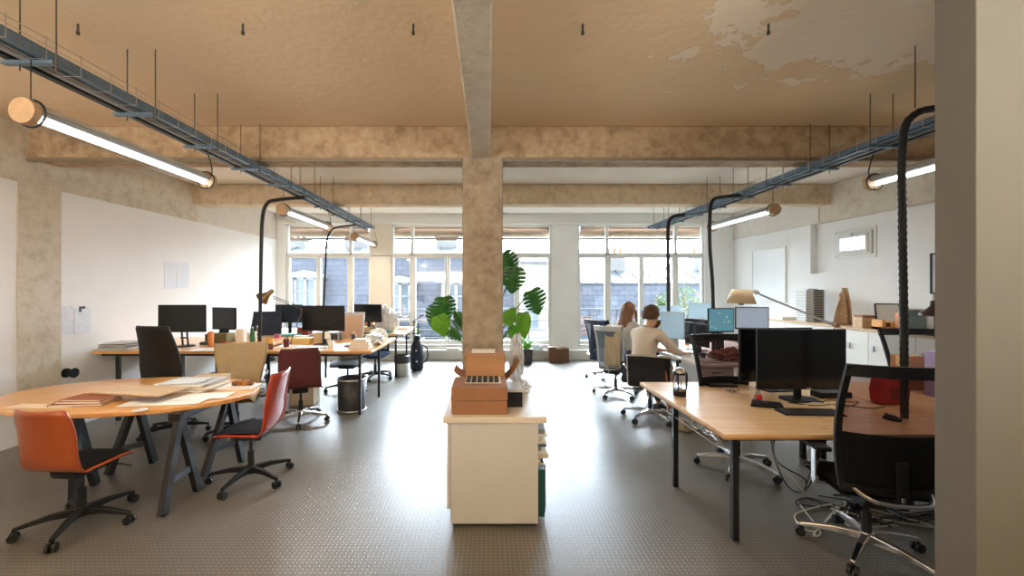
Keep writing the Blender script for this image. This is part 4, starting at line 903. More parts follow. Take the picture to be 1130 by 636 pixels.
def carton(name, label, cat, loc, d, m, rz=0, tape=None, group=None, lid=True):
    t = thing(name, label, cat, loc, rz, group); MB().b2((-d[0]/2,-d[1]/2,0),(d[0]/2,d[1]/2,d[2])).build('box_body', m, t, bevel=.003)
    if tape: MB().b2((-d[0]/2-.001,-.02,d[2]*.7),(d[0]/2+.001,.02,d[2]+.0015)).build('tape', tape, t)
    return t
M_tape = mat('packing_tape', L(196,160,110), .3)
carton('cardboard_box', 'brown cardboard box behind the purple box at the far right desk', 'box', (3.98, 3.90, .74), (.20,.14,.32), M_card2, .1, M_tape)
carton('storage_box', 'lilac purple box at the far right desk against the partition edge', 'box', (4.06, 3.58, .74), (.30,.2,.40), mat('lilac', L(152,136,178), .6, var=.05), -.05)
carton('black_case', 'flat black case left of the red bag', 'case', (3.02, 3.62, .74), (.28,.12,.05), M_bplast, .05)
# desk lamp with parchment shade
t = thing('desk_lamp', 'aluminium arm lamp with beige shade reaching over the screens', 'lamp', (4.22, 5.35, .745)); P0 = t.location.copy()
elb = P(922, 359, 5.3)-P0; hd = P(838, 325, 5.5)-P0; sh = P(818, 327, 5.55)-P0
MB().lathe([(.11,0),(.11,.015),(.03,.022),(.02,.05)], n=28).build('base', M_alu, t)
MB().tube([(0,0,.05), elb], .010, 8).build('lower_arm', M_alu, t); MB().tube([elb+Vector((.06,0,-.03)), hd], .013, 8).build('upper_arm', M_alu, t)
MB().cyl(elb-Vector((0,.03,0)), elb+Vector((0,.03,0)), .03, n=16).build('elbow_joint', mat('joint_brown', L(150,112,84), .5), t)
MB().tube(bez([hd, hd+Vector((-.03,0,.05)), hd+Vector((-.08,0,.05)), hd+Vector((-.12,0,-.02))],5), .012, 8).ball(hd+Vector((-.04,0,.03)), .035, 10, 8).build('head_joint', M_alu, t)
MB().lathe([(.178,-.10),(.112,.09)], sh, 32, RY(.04), cap=False).build('lamp_shade', mat('parchment', L(208,186,150), .7, var=.05), t, smooth=True, solid=.004)
MB().cyl(sh+Vector((0,0,-.12)), sh+Vector((0,0,-.02)), .03, n=12).build('lamp_socket', M_bplast, t)
# brass lamp at the left
t = thing('desk_lamp', 'brass arm lamp bending over the left desks', 'lamp', AT(321, 379.5, .85)+Vector((0,.0,0))); P0 = t.location.copy(); Zl = P0.y
M_brass = mat('aged_brass', L(150,122,84), .28, metal=.9, var=.3, scale=10)
e = P(334, 342, Zl)-P0; j = P(301, 329, Zl-.25)-P0
MB().lathe([(.07,0),(.07,.012),(.02,.02),(.012,.05)], n=24).build('base', M_brass, t)
MB().tube([(0,0,.04), e], .007, 8).build('lower_arm', M_dgrey, t)
a = MB()
for dz in (0, .035): a.tube([e+Vector((0,0,dz)), j+Vector((0,0,dz*.8))], .0055, 6)
a.build('upper_arm', M_dgrey, t); MB().cyl(e-Vector((0,.02,0)), e+Vector((0,.02,.0)), .022, n=12).build('elbow_joint', M_brass, t)
d = (P(285, 333, Zl-.3)-P(299, 322, Zl-.3)).normalized(); q = d.to_track_quat('Z', 'Y').to_matrix()
MB().lathe([(.02,-.06),(.03,-.05),(.034,.02),(.055,.07),(.098,.13),(.10,.145)], P(297.5, 323.5, Zl-.28)-P0, 28, q, cap=False).build('lamp_shade', M_brass, t, smooth=True, solid=.004)
MB().ball(P(290, 329, Zl-.29)-P0, .035, 12, 8).build('bulb', M_white, t)
# ---------- left desks
def book(label, loc, d, m, rz=0, group=None, name='book', cat='book'):
    t = thing(name, label, cat, loc, rz, group); MB().b2((-d[0]/2,-d[1]/2,0),(d[0]/2,d[1]/2,.003)).b2((-d[0]/2,-d[1]/2,d[2]-.003),(d[0]/2,d[1]/2,d[2])).b2((-d[0]/2,-d[1]/2,.003),(-d[0]/2+.004,d[1]/2,d[2]-.003)).build('cover', m, t)
    MB().b2((-d[0]/2+.004,-d[1]/2+.004,.003),(d[0]/2-.005,d[1]/2-.004,d[2]-.003)).build('pages', M_paper, t); return t
def pm(name, *c, **k): return mat(name, L(*c), .7, var=.08, **k)
zt = .895; cols2 = [('grey', 130,130,132), ('white', 232,228,220), ('dark blue', 60,72,96), ('beige', 206,188,160), ('black', 40,38,38), ('light grey', 190,188,186)]
for i in range(6):
    c = cols2[i]; th = [.016,.022,.014,.02,.012,.018][i]
    book('%s magazine in the pile left on the wall desk, %s' % (c[0], ['lowest','second from below','third from below','fourth from below','fifth from below','topmost'][i]), (-4.83+.02*(i % 3), 5.36+.03*(i % 2), zt), (.42-.03*i, .27, th), pm('mag_'+c[0].replace(' ','_'), *c[1:]), .06*(i % 3-1), 'magazines on the wall desk'); zt += th
def cup(label, loc, r, h, m, inner=None, handle=False, cat='cup', name='cup', group=None):
    t = thing(name, label, cat, loc, 0, group); MB().lathe([(r*.8,0),(r,h),(r*.93,h),(r*.75,.008)], n=20, cap=False).build('body', m, t, smooth=True)
    MB().lathe([(r*.8,.0),(r*.8,.006)], n=16).build('bottom', m, t)
    if handle: MB().tube(bez([(r,0,h*.8),(r*1.7,0,h*.7),(r*1.6,0,h*.3),(r*.9,0,h*.2)],4), r*.12).build('handle', m, t)
    if inner:
        for i in range(5): MB().tube([(0,0,.01), (r*.6*math.cos(i*1.3), r*.6*math.sin(i*1.3), h*1.5)], .004, 5).build('pencil', inner, t)
    return t
cup('tall orange cup on the wall desk right of the monitors', (-3.84, 5.68, .895), .038, .20, pm('orange_card', 226,140,84))
carton('storage_box', 'olive green box behind the orange cup', 'box', (-4.0, 6.12, .895), (.32,.2,.13), pm('olive_box', 122,112,70))
carton('storage_box', 'white box on end behind the orange cup, left of the tan chair', 'box', (-3.66, 6.08, .895), (.12,.1,.20), M_paper)
carton('storage_box', 'small teal box left of the orange cup', 'box', (-4.02, 5.86, .895), (.14,.1,.04), pm('teal_box', 60,96,100))
cup('small red pot right of the orange cup', (-3.58, 5.56, .895), .04, .08, pm('red_pot', 170,70,54))
def sheet(label, loc, d, rz=0, m=M_paper, group=None, curl=.0):
    o = MB().grid(lambda u, v: Vector(((u-.5)*d[0], (v-.5)*d[1], .0015+curl*max(0, u-.7)**2)), 8, 2).build('paper_sheet', m, loc=loc, solid=.002); o.rotation_euler.z = rz; tag(o, label, 'paper', group); return o
sheet('white paper sheet on the wall desk right of the black chair', (-3.62, 5.38, .896), (.42,.26), .1, curl=.1)
carton('red_folder_box', 'flat reddish box on the wall desk edge above the tan chair', 'box', (-3.34, 5.42, .895), (.24,.2,.04), pm('brick_red', 176,84,64))
# far wall desk items
carton('folder_stack', 'teal folder stack on the far desk below the brass lamp', 'folders', (-3.58, 7.38, .85), (.42,.22,.03), pm('mint', 110,200,180))
carton('red_box', 'dark red box between the brass lamp arm and the wide black monitor', 'box', (-3.36, 7.52, .85), (.2,.2,.14), pm('dark_red_box', 132,52,44))
cup('pink tin on the left desk below the blue grey screen', AT(306, 376, .85), .05, .10, pm('pink_tin', 196,90,120))
cup('yellow jar beside the nearer hose', AT(292, 384, .85)+Vector((.02,.1,0)), .055, .12, pm('ochre_jar', 216,160,70))
cup('small brown jar beside the yellow jar', AT(299, 386, .85), .035, .08, pm('brown_jar', 120,70,48))
cup('dark red pencil pot on the left pine desk below the brass lamp', AT(316, 383, .85), .045, .11, pm('maroon_pot', 96,34,34), M_dwood, cat='pencil pot', name='pencil_pot')
carton('paper_tray', 'yellowish paper box on the left pine desk beside the pencil pot', 'box', (-2.83, 6.28, .85), (.26,.2,.09), pm('straw', 222,190,120))
carton('cardboard_box', 'beige box right of the pencil pot', 'box', (-2.62, 6.42, .85), (.15,.2,.16), pm('beige_box', 222,196,158))
t = thing('desk_organiser', 'white desk organiser behind the wide black monitor', 'organiser', (-2.62, 6.72, .85)); ringbox(MB(), -.2, .2, -.08, .08, 0, .13, .01).b2((-.2,-.08,0),(.2,.08,.01)).build('case', M_lgrey, t)
for i in range(3): MB().b2((-.18+i*.125, -.085, .02), (-.07+i*.125, -.078, .11)).build('drawer', M_dgrey, t)
cup('white mug beside the foot of the wide black monitor', AT(365, 384, .85), .042, .10, M_white, handle=True)
sheet('brown notebook sheet on the left pine desk left of the keyboard', (-2.85, 5.72, .851), (.26,.2), -.2, pm('kraft_sheet', 196,160,110))
carton('notebook', 'closed dark red notebook on the left pine desk', 'notebook', (-1.98, 5.98, .85), (.2,.14,.018), pm('wine_cover', 84,40,44), .15)
zt = .85
for i in range(5):
    c = [('tan', 214,176,128), ('cream', 234,216,188), ('brown', 186,134,84), ('pale', 238,224,200), ('sand', 220,184,140)][i]; th = [.03,.026,.03,.022,.024][i]
    book('%s book in the pile on the left pine desk, %s' % (c[0], ['lowest','second from below','third from below','fourth from below','topmost'][i]), (-1.80+.01*(i % 2), 5.80, zt), (.30-.03*i, .22-.01*i, th), pm('bk_'+c[0], *c[1:]), .08*(i % 3-1), 'books on the left pine desk'); zt += th
M_bub = mat('crumpled_white_film', L(224,222,218), .35, var=.12, scale=20)
crumple('bubble_wrap', 'crumpled grey white bubble wrap at the right edge of the left pine desk', 'packaging', (-1.74, 6.25, .85), (.13,.2,.09), M_bub, 3, .28)
crumple('plastic_bag', 'large crumpled white plastic bag on the farthest left desk', 'bag', (-2.02, 8.05, .83), (.22,.2,.28), M_bub, 5, .22)
crumple('packing_paper', 'smaller crumpled white paper between desk and bag', 'packaging', (-1.80, 6.72, .85), (.13,.14,.10), M_paper, 9, .3)
carton('cardboard_box', 'tan cardboard box stacked on the far left desk behind the mesh chair', 'box', (-2.47, 8.35, .83), (.30,.25,.42), M_card, .05, M_tape)
carton('wooden_crate', 'low pale crate on the farthest left desk', 'box', (-2.47, 7.98, .83), (.42,.24,.12), pm('pale_crate', 224,190,140), .0)
carton('paper_box', 'flat pinkish box on the right end of the farthest left desk', 'box', (-1.78, 8.6, .83), (.24,.3,.05), pm('rose_box', 214,176,160))
carton('cardboard_box', 'brown box leaning near the turned black monitor', 'box', (-2.68, 8.6, .83), (.16,.22,.5), M_card2, .2)
def bottle(label, loc, h, m, r=.035):
    t = thing('bottle', label, 'bottle', loc); MB().lathe([(r*.9,0),(r,.01),(r,h*.62),(r*.4,h*.78),(r*.38,h*.94)], n=20).build('body', m, t, smooth=True); MB().cyl((0,0,h*.93),(0,0,h),r*.45,n=14).build('cap', M_lgrey, t)
bottle('green glass bottle on the wall desk beside the tan chair', (-3.42, 5.95, .895), .24, pm('bottle_green', 60,110,70))
bottle('clear plastic bottle behind the white box on the wall desk', (-3.52, 6.25, .895), .23, M_clear)
bottle('white bottle on the left pine desk beside the beige box', (-2.48, 6.36, .85), .17, M_white)
zt = .895
for i in range(4):
    c = [('slate',90,98,108),('white',236,234,230),('ochre',206,160,90),('light blue',170,196,214)][i]
    book('%s catalogue in the pile between olive box and white box, %s' % (c[0], ['lowest','second','third','topmost'][i]), (-3.80+.01*i, 6.42, zt), (.26-.02*i,.2,.028), pm('cat_%d' % i, *c[1:]), .1*(i % 3-1), 'catalogues on the wall desk'); zt += .028
cup('grey pencil pot with pencils at the back of the left pine desk', (-2.20, 6.70, .85), .04, .10, M_dgrey, M_pine, cat='pencil pot', name='pencil_pot')
sheet('white sheet on the left pine desk below the brass lamp', (-2.90, 6.02, .851), (.3,.21), .3)
sheet('white sheet right of the wide black monitor foot', (-2.12, 6.22, .851), (.3,.21), -.15)
carton('tissue_box', 'white tissue box with a pink side near the nearer hose', 'box', (-2.98, 6.55, .85), (.22,.12,.09), pm('tissue_pink', 232,196,200))
carton('sample_box', 'small turquoise box on the farthest left desk edge', 'box', (-1.95, 7.88, .83), (.1,.08,.06), pm('turquoise', 80,160,160))
# window sill / floor things on the left
def bin_(label, loc, r, h, m, band, z0=.0):
    t = thing('waste_bin', label, 'waste bin', loc); MB().lathe([(r*.93,0),(r*.95,.01),(r,h*.96),(r*.97,h*.96),(r*.9,.015)], n=36, cap=False).build('body', m, t, smooth=True); MB().lathe([(r*.93,0),(r*.93,.012)], n=36).build('bottom', m, t)
    for z in (0.005, h*.93): MB().lathe([(r*.96,z),(r*1.015,z),(r*1.015,z+h*.06),(r*.99,z+h*.06)], n=36, cap=False).build('rim', band, t, smooth=True)
    return t
bin_('dark grey waste bin under the corner of the left pine desk', (-1.90, 5.72, 0), .195, .46, M_dgrey, M_alu)
t = bin_('pale waste bin with a grey liner under the farthest left desk', (-2.05, 8.35, 0), .14, .36, M_lgrey, M_lgrey); t.location = (-1.68, 7.98, 0)
MB().lathe([(.15,.25),(.152,.38),(.13,.40),(.128,.38)], n=24, cap=False).build('bin_liner', M_dgrey, t)
carton('cardboard_box', 'pale cardboard box on the floor behind the maroon chair', 'box', (-2.72, 6.08, 0), (.34,.28,.26), pm('pale_carton', 214,196,168), .1, M_tape)
t = thing('golf_bag', 'dark blue carry bag standing on the floor by the windows at the left', 'bag', (-1.48, 8.5, 0), .2)
MB().lathe([(.10,0),(.135,.03),(.14,.25),(.12,.50),(.085,.58),(.07,.62),(.045,.64)], n=24).build('body', pm('navy_nylon', 34,40,56), t, smooth=True); MB().lathe([(.06,.62),(.075,.68),(.05,.72)], n=18).build('hood', M_bplast, t)
MB().tube(bez([(.11,0,.52),(.20,0,.45),(.22,0,.25),(.13,0,.14)],5), .014).build('strap', M_bplast, t); MB().ball((-.02,-.125,.42), (.02,.012,.02)).ball((-.01,-.14,.2), (.02,.012,.02)).build('badge', M_lgrey, t)
t = thing('trolley_stand', 'folded black trolley with handles beside the dark blue bag', 'trolley', (-1.58, 8.72, 0)); MB().tube([(0,0,0),(0,0,1.02)], .014).tube([(.09,0,0),(.09,0,.98)], .012).build('upright', M_bplast, t)
for z in (.72,.85,.98): MB().tube([(-.05,0,z),(.16,0,z+.03)], .010).build('crossbar', M_bplast, t)
MB().tube([(.02,0,1.02),(.22,-.05,1.14)], .013).build('handle', M_bplast, t)
# ---------- oval table
TZ = .739
def A(px, py): return AT(px, py, TZ)
zt = TZ
for i, (c, d) in enumerate(((('dark brown',128,72,42),(.40,.22,.018)), (('orange brown',186,110,60),(.36,.2,.02)), (('russet',150,82,48),(.32,.2,.016)))):
    book('%s folder in the low pile left on the oval table, %s' % (c[0], ['lowest','in the middle','on top'][i]), (-3.36+.02*i, 3.43, zt), d, pm('fold_%d' % i, *c[1:]), .1-.06*i, 'folders on the oval table', 'folder', 'folder'); zt += d[2]
sheet('pale sheet at the near left edge of the oval table', (-3.62, 3.33, TZ), (.5,.12), -.06, pm('cream_sheet', 238,214,180))
t = thing('drawing_board', 'thin beige board lying across the folders on the oval table', 'board', (-3.05, 3.60, TZ+.058), -.16); MB().b2((-.34,-.15,0),(.34,.15,.012)).build('board', M_ash, t); MB().b2((-.34,-.152,-.006),(.34,.0,0)).build('edge_strip', M_dwood, t)
zt = TZ
for i in range(6):
    c = [('white',236,232,226),('grey',186,184,182),('cream',232,220,200),('pale grey',210,208,206),('ivory',240,234,222),('silver grey',198,198,198)][i]; th = [.014,.012,.016,.01,.012,.008][i]
    book('%s magazine in the wide pile on the oval table, %s' % (c[0], ['lowest','second from below','third from below','fourth from below','fifth from below','topmost'][i]), (-2.88+.025*(i % 3), 3.93+.02*(i % 2), zt), (.56-.02*i, .34-.01*i, th), pm('tm_%d' % i, *c[1:]), -.12+.09*(i % 4), 'magazines on the oval table'); zt += th
o = sheet('open printed sheet on top of the magazine pile', (-2.86, 3.92, zt), (.36,.24), .2, pm('printed_sheet', 214,216,218, scale=40), curl=.15)
book('thick beige book at the far side of the oval table', (-2.86, 4.26, TZ), (.30,.14,.06), pm('beige_book', 206,176,136), .18)
sheet('pink tinted sheet on the far right of the oval table', (-2.66, 4.12, TZ), (.42,.2), .25, pm('pink_sheet', 232,196,180))
sheet('pale orange sheet right of the thick beige book', (-2.50, 4.05, TZ+.003), (.3,.2), .1, pm('peach_sheet', 240,214,186))
sheet('big white drawing sheet at the near side of the oval table', (-2.72, 3.50, TZ), (.62,.30), .12, curl=.06)
sheet('second white drawing sheet overlapping the first near the red chair', (-2.55, 3.62, TZ+.004), (.50,.22), .22)
t = thing('notebook', 'white notebook at the right end of the oval table', 'notebook', (-2.44, 3.97, TZ), .06); MB().b2((-.19,-.11,0),(.19,.11,.014)).build('pages', M_paper, t)
for i in range(7):
    o = crumple('wood_chip', 'brown dried seed pod on the white notebook, %s' % ['near row leftmost','near row second','near row third','near row rightmost','far row leftmost','far row middle','far row rightmost'][i], 'seed pod', (-2.46+.05*(i % 4), 3.98+.045*(i//4)+.01*(i % 2), TZ+.014), (.026,.02,.022), pm('pod_%d' % (i % 3), 120+30*(i % 3), 76+20*(i % 3), 44), i, .4, 2, group='dried pods on the notebook'); o.name = 'seed_pod'
t = thing('tape_spool', 'shiny white saucer at the near rim of the oval table', 'saucer', A(147, 456.5)+Vector((0,.06,0))); MB().lathe([(.03,0),(.05,.008),(.05,.012),(.01,.006)], n=20).build('saucer', M_white, t, smooth=True)
# ---------- white cabinet top
CZ = .79
t = thing('cardboard_box', 'brown two part cardboard box at the near end of the white cabinet', 'box', (-.065, 3.12, CZ))
MB().b2((-.2,-.175,0),(.2,.175,.098)).build('box_base', M_card2, t, bevel=.003); MB().b2((-.203,-.178,.101),(.203,.178,.198)).build('box_lid', M_card2, t, bevel=.003)
t2 = thing('sample_strip_card', 'white card with six black sample strips on the brown box', 'sample card', (-.04, 3.17, CZ+.199)); MB().b2((-.135,-.11,0),(.135,.11,.004)).build('card', M_paper, t2)
for i in range(6): MB().b2((-.128+i*.043,-.10,.004),(-.098+i*.043,.10,.012)).build('black_strip', M_bplast, t2)
t = thing('black_case', 'black box with grey lid beside the brown box on the white cabinet', 'box', (.19, 3.26, CZ)); MB().b2((-.055,-.13,0),(.07,.13,.115)).build('body', M_bplast, t, bevel=.003); MB().b2((-.058,-.133,.115),(.073,.133,.135)).build('lid', M_lgrey, t, bevel=.003)
t = thing('open_cardboard_box', 'open cardboard box with spread flaps on the white cabinet', 'box', (-.03, 3.72, CZ))
w1, d1, h1 = .175, .15, .32; th = .005
b = MB().b2((-w1,-d1,0),(w1,-d1+th,h1)).b2((-w1,d1-th,0),(w1,d1,h1)).b2((-w1,-d1,0),(-w1+th,d1,h1)).b2((w1-th,-d1,0),(w1,d1,h1)).b2((-w1,-d1,0),(w1,d1,th)); b.build('box_body', M_card, t)
MB().grid(lambda u, v: Vector((w1+u*.13, (v-.5)*2*d1, .24-.06+.10*u*u-.08*(1-u))), 5, 1).build('flap', M_card, t, solid=.005)
MB().grid(lambda u, v: Vector((-w1-u*.10, (v-.5)*2*d1, .13+.06*u*u)), 5, 1).build('flap', M_card, t, solid=.005)
MB().box((0, -d1+.01, h1+.006), (2*w1+.01, .04, .004)).build('flap', M_card, t); MB().box((0, .0, h1+.003), (2*w1*1.02, 2*d1*1.02, .006)).build('top_flap', M_card, t)
MB().b2((-.12,-.05,h1+.008),(.09,.1,h1+.024)).build('paper_pad', M_paper, t)
crumple('plastic_film', 'crumpled clear plastic film hanging behind the open box on the white cabinet', 'packaging', (.27, 3.95, CZ), (.06,.12,.25), M_film, 4, .3)
crumple('packing_paper', 'white packing paper at the far end of the white cabinet', 'packaging', (.30, 3.62, CZ), (.06,.10,.05), M_film, 14, .4)
# ---------- sideboard top
SZ = 1.12
def slat_model():
    t = thing('building_model', 'slatted grey and white tower model on the sideboard', 'model', (5.62, 7.15, SZ))
    for k, (x0, x1, m) in enumerate(((-.18, -.03, M_lgrey), (-.03, .15, mat('model_taupe', L(150,142,132), .7)))):
        b = MB()
        for i in range(14): b.b2((x0, -.12, .02+i*.038), (x1, .12, .038+i*.038))
        b.build('slats', m, t); MB().b2((x0+.01, -.10, 0), (x1-.01, .10, .55)).build('core', M_dgrey if k else M_white, t)
    MB().b2((-.1,-.05,.55),(.08,.05,.57)).build('roof_box', M_alu, t)
slat_model()
t = thing('wood_veneer_shell', 'tall curled piece of pale wood veneer on the sideboard', 'sculpture', (5.55, 6.45, SZ), .2)
MB().grid(lambda u, v: Vector(((-.16+.30*u)*(1-.8*v**1.6)+.06*v, .05*math.sin(u*PI)+.03*v, .56*v*(1-.25*(1-u)*v))), 12, 12).build('veneer', M_ash, t, smooth=True, solid=.006)
MB().grid(lambda u, v: Vector(((.12+.07*math.sin(u*PI))*(1-.55*v**2)+.01, -.04+.09*u, .58*v)), 8, 10).build('veneer_fold', wood_mat('veneer_dark', L(190,150,112), L(168,128,92), .5, knots=False), t, smooth=True, solid=.006)
carton('wooden_box', 'pale wooden box with a grey front on the sideboard', 'box', (5.52, 6.02, SZ), (.22,.16,.15), M_ash)
t = thing('wooden_holder', 'orange brown wooden holder on the sideboard in front of the white framed print', 'holder', (5.53, 5.74, SZ)); MB().b2((-.1,-.08,0),(-.05,.08,.14)).b2((.04,-.08,0),(.1,.08,.12)).b2((-.1,-.08,0),(.1,.08,.04)).build('body', M_pine2, t, bevel=.002); MB().b2((-.02,-.06,.04),(.03,.06,.10)).build('dark_insert', M_dwood, t)
carton('wooden_block', 'upright peach coloured block on the sideboard', 'block', (5.62, 5.60, SZ), (.075,.075,.24), pm('peach_block', 214,160,124))
carton('cardboard_box', 'brown flat box on the pale wooden box', 'box', (5.52, 6.02, SZ+.151), (.2,.15,.03), M_card2)
def leaning_frame(label, x, y, w_, h_, fm, pic, ry=.15, rz=0):
    t = thing('framed_print', label, 'picture', (x, y, SZ), rz); R = RX(-ry)
    def B(a, b): c = (Vector(a)+Vector(b))/2; return R @ c, [abs(b[i]-a[i]) for i in range(3)]
    fr = MB()
    for a, b in (((-w_/2,-.01,0),(-w_/2+.015,.01,h_)), ((w_/2-.015,-.01,0),(w_/2,.01,h_)), ((-w_/2,-.01,0),(w_/2,.01,.015)), ((-w_/2,-.01,h_-.015),(w_/2,.01,h_))): c, d = B(a, b); fr.box(c, d, R)
    fr.build('frame', fm, t); c, d = B((-w_/2+.012,-.003,.012),(w_/2-.012,.004,h_-.012)); MB().box(c, d, R).build('print', pic, t)
leaning_frame('white print in a thin black frame leaning on the sideboard', 5.72, 5.86, .30, .36, M_bplast, M_white, rz=-.25)
leaning_frame('grey green photograph leaning right of the white print', 5.70, 5.46, .24, .30, M_lgrey, mat('greyish_photo', L(128,146,148), .4, var=.4, scale=6), rz=-.35)
t = thing('table_lamp', 'dark domed lamp at the right edge beside the grey partition', 'lamp', (5.42, 4.98, SZ))
MB().lathe([(.09,0),(.09,.012),(.012,.02),(.010,.30)], n=24).build('base', M_bplast, t); MB().lathe([(.15,.24),(.14,.27),(.08,.32),(.045,.36),(.04,.42),(.015,.43)], n=28, cap=False).build('lamp_shade', mat('dark_bronze', L(62,46,36), .3, metal=.6), t, smooth=True, solid=.004)
for i in range(3):
    o = MB().b2((-.15,-.1,0),(.15,.1,.012)).build('letter_tray', M_bplast, loc=(5.5, 4.72+.01*i, SZ+.02*i)); tag(o, 'thin black tray stacked on the sideboard below the dark lamp, %s' % ['lowest','middle','top'][i], 'tray', 'black trays')
    MB().b2((-.14,-.09,.012),(-.12,-.07,.0198)).b2((.12,.07,.012),(.14,.09,.0198)).build('spacer', M_bplast, o)
carton('paper_box', 'white flat box with papers on the sideboard left of the tower model', 'box', (5.55, 7.62, SZ), (.4,.3,.05), M_paper)
# wall pictures
def wallpic(label, x, y0, y1, z0, z1, fm, pic, side, name='wall_picture', bw=.02):
    t = thing(name, label, 'picture', (x, (y0+y1)/2, z0)); h = (y1-y0)/2; H = z1-z0; a, b = (0, side*.03)
    def bb(mb, ya, za, yb, zb, d=1): return mb.b2((min(a, b*d), ya, za), (max(a, b*d), yb, zb))
    fr = MB(); bb(fr, -h, 0, -h+bw, H); bb(fr, h-bw, 0, h, H); bb(fr, -h, 0, h, bw); bb(fr, -h, H-bw, h, H); fr.build('frame', fm, t); bb(MB(), -h+bw, bw, h-bw, H-bw, .6).build('print', pic, t)
wallpic('large white relief picture on the right wall between corner and small window', 5.90, 8.12, 9.15, 1.42, 2.52, mat('pale_frame', L(228,226,220), .5), mat('white_relief', L(236,238,238), .6, var=.06, scale=2, bump=.5, bscale=4), -1)
wallpic('picture in a thin black frame on the right wall at the grey partition', 5.90, 4.85, 5.46, 1.62, 2.16, M_bplast, mat('pale_print', L(196,200,204), .4, var=.1, scale=3), -1)
M_prn = mat('printed_paper', L(226,230,238), .8, var=.14, scale=26)
for (pa, pb, ya, yb, lab) in ((181.5, 194, 289, 319, 'printed sheet pinned on the left wall, left of the upper pair'), (195, 208.5, 290, 318, 'printed sheet pinned on the left wall, right of the upper pair'), (65.5, 81, 338, 369, 'printed sheet pinned on the left wall beside the pilaster'), (82, 100, 340, 368, 'printed sheet with a small dark mark on the left wall above the magazines')):
    Za = -XL*F/(CX-pa); Zb = -XL*F/(CX-pb); Zm = (Za+Zb)/2
    o = MB().b2((0, Za-Zm, HC-(yb-CY)*Zm/F-1.5), (.004, Zb-Zm, HC-(ya-CY)*Zm/F-1.5)).build('wall_sheet', M_prn, loc=(XL, Zm, 1.5)); tag(o, lab, 'paper', 'sheets pinned on the left wall')
    if pa == 82: MB().b2((.004, -.05, -.06), (.006, .03, -.03)).b2((.004, -.05, -.1), (.006, -.02, -.06)).build('ink_mark', M_dgrey, o)
t = thing('wall_spotlight', 'round black fitting low on the left wall beside the concrete pilaster', 'spotlight', (XL, 4.93, .68)); MB().cyl((0,0,0),(.02,0,0),.055,n=20).build('wall_plate', M_bplast, t); MB().lathe([(.03,0),(.045,.05),(.06,.09),(.052,.092)], (.02,0,0), 20, RY(PI/2)).build('head', M_bplast, t, smooth=True)
# things by the windows
for i, (px, h_, w_) in enumerate(((609, .35, .17), (616, .31, .12), (623, .33, .16))):
    t = thing('wooden_box', 'brown wooden box on the floor by the windows right of the column, '+['leftmost','middle','rightmost']
 [i]+' of three', 'box', (XP(px, 9.45), 9.45, 0), 0, 'wooden boxes by the window'); MB().b2((-w_/2,-.12,0),(w_/2,.12,h_)).build('box_body', M_dwood, t, bevel=.004); MB().b2((-w_/2-.003,-.123,h_*.8),(w_/2+.003,.123,h_*.83)).build('lid_seam', M_black, t)
t = thing('planter', 'square anthracite planter with low greenery by the window right of the column', 'planter', (XP(579, 9.3), 9.3, 0)); MB().prism([(-.15,0),(.15,0),(.17,.33),(-.17,.33)], 'y', -.15, .15).build('planter_box', M_dgrey, t, bevel=.004); foliage('foliage', t, (0,0,.42), (.2,.15,.12), 90, .06, M_leaf2, 3)
crumple('plastic_bag', 'pale folded plastic on the sill right of the anthracite planter', 'packaging', (XP(592, 9.72), 9.70, .236), (.14,.05,.07), M_film, 11, .4)
carton('paper_box', 'flat pale box on the window plinth left of the column', 'box', (XP(500, 9.72), 9.72, .236), (.3,.14,.05), M_paper)
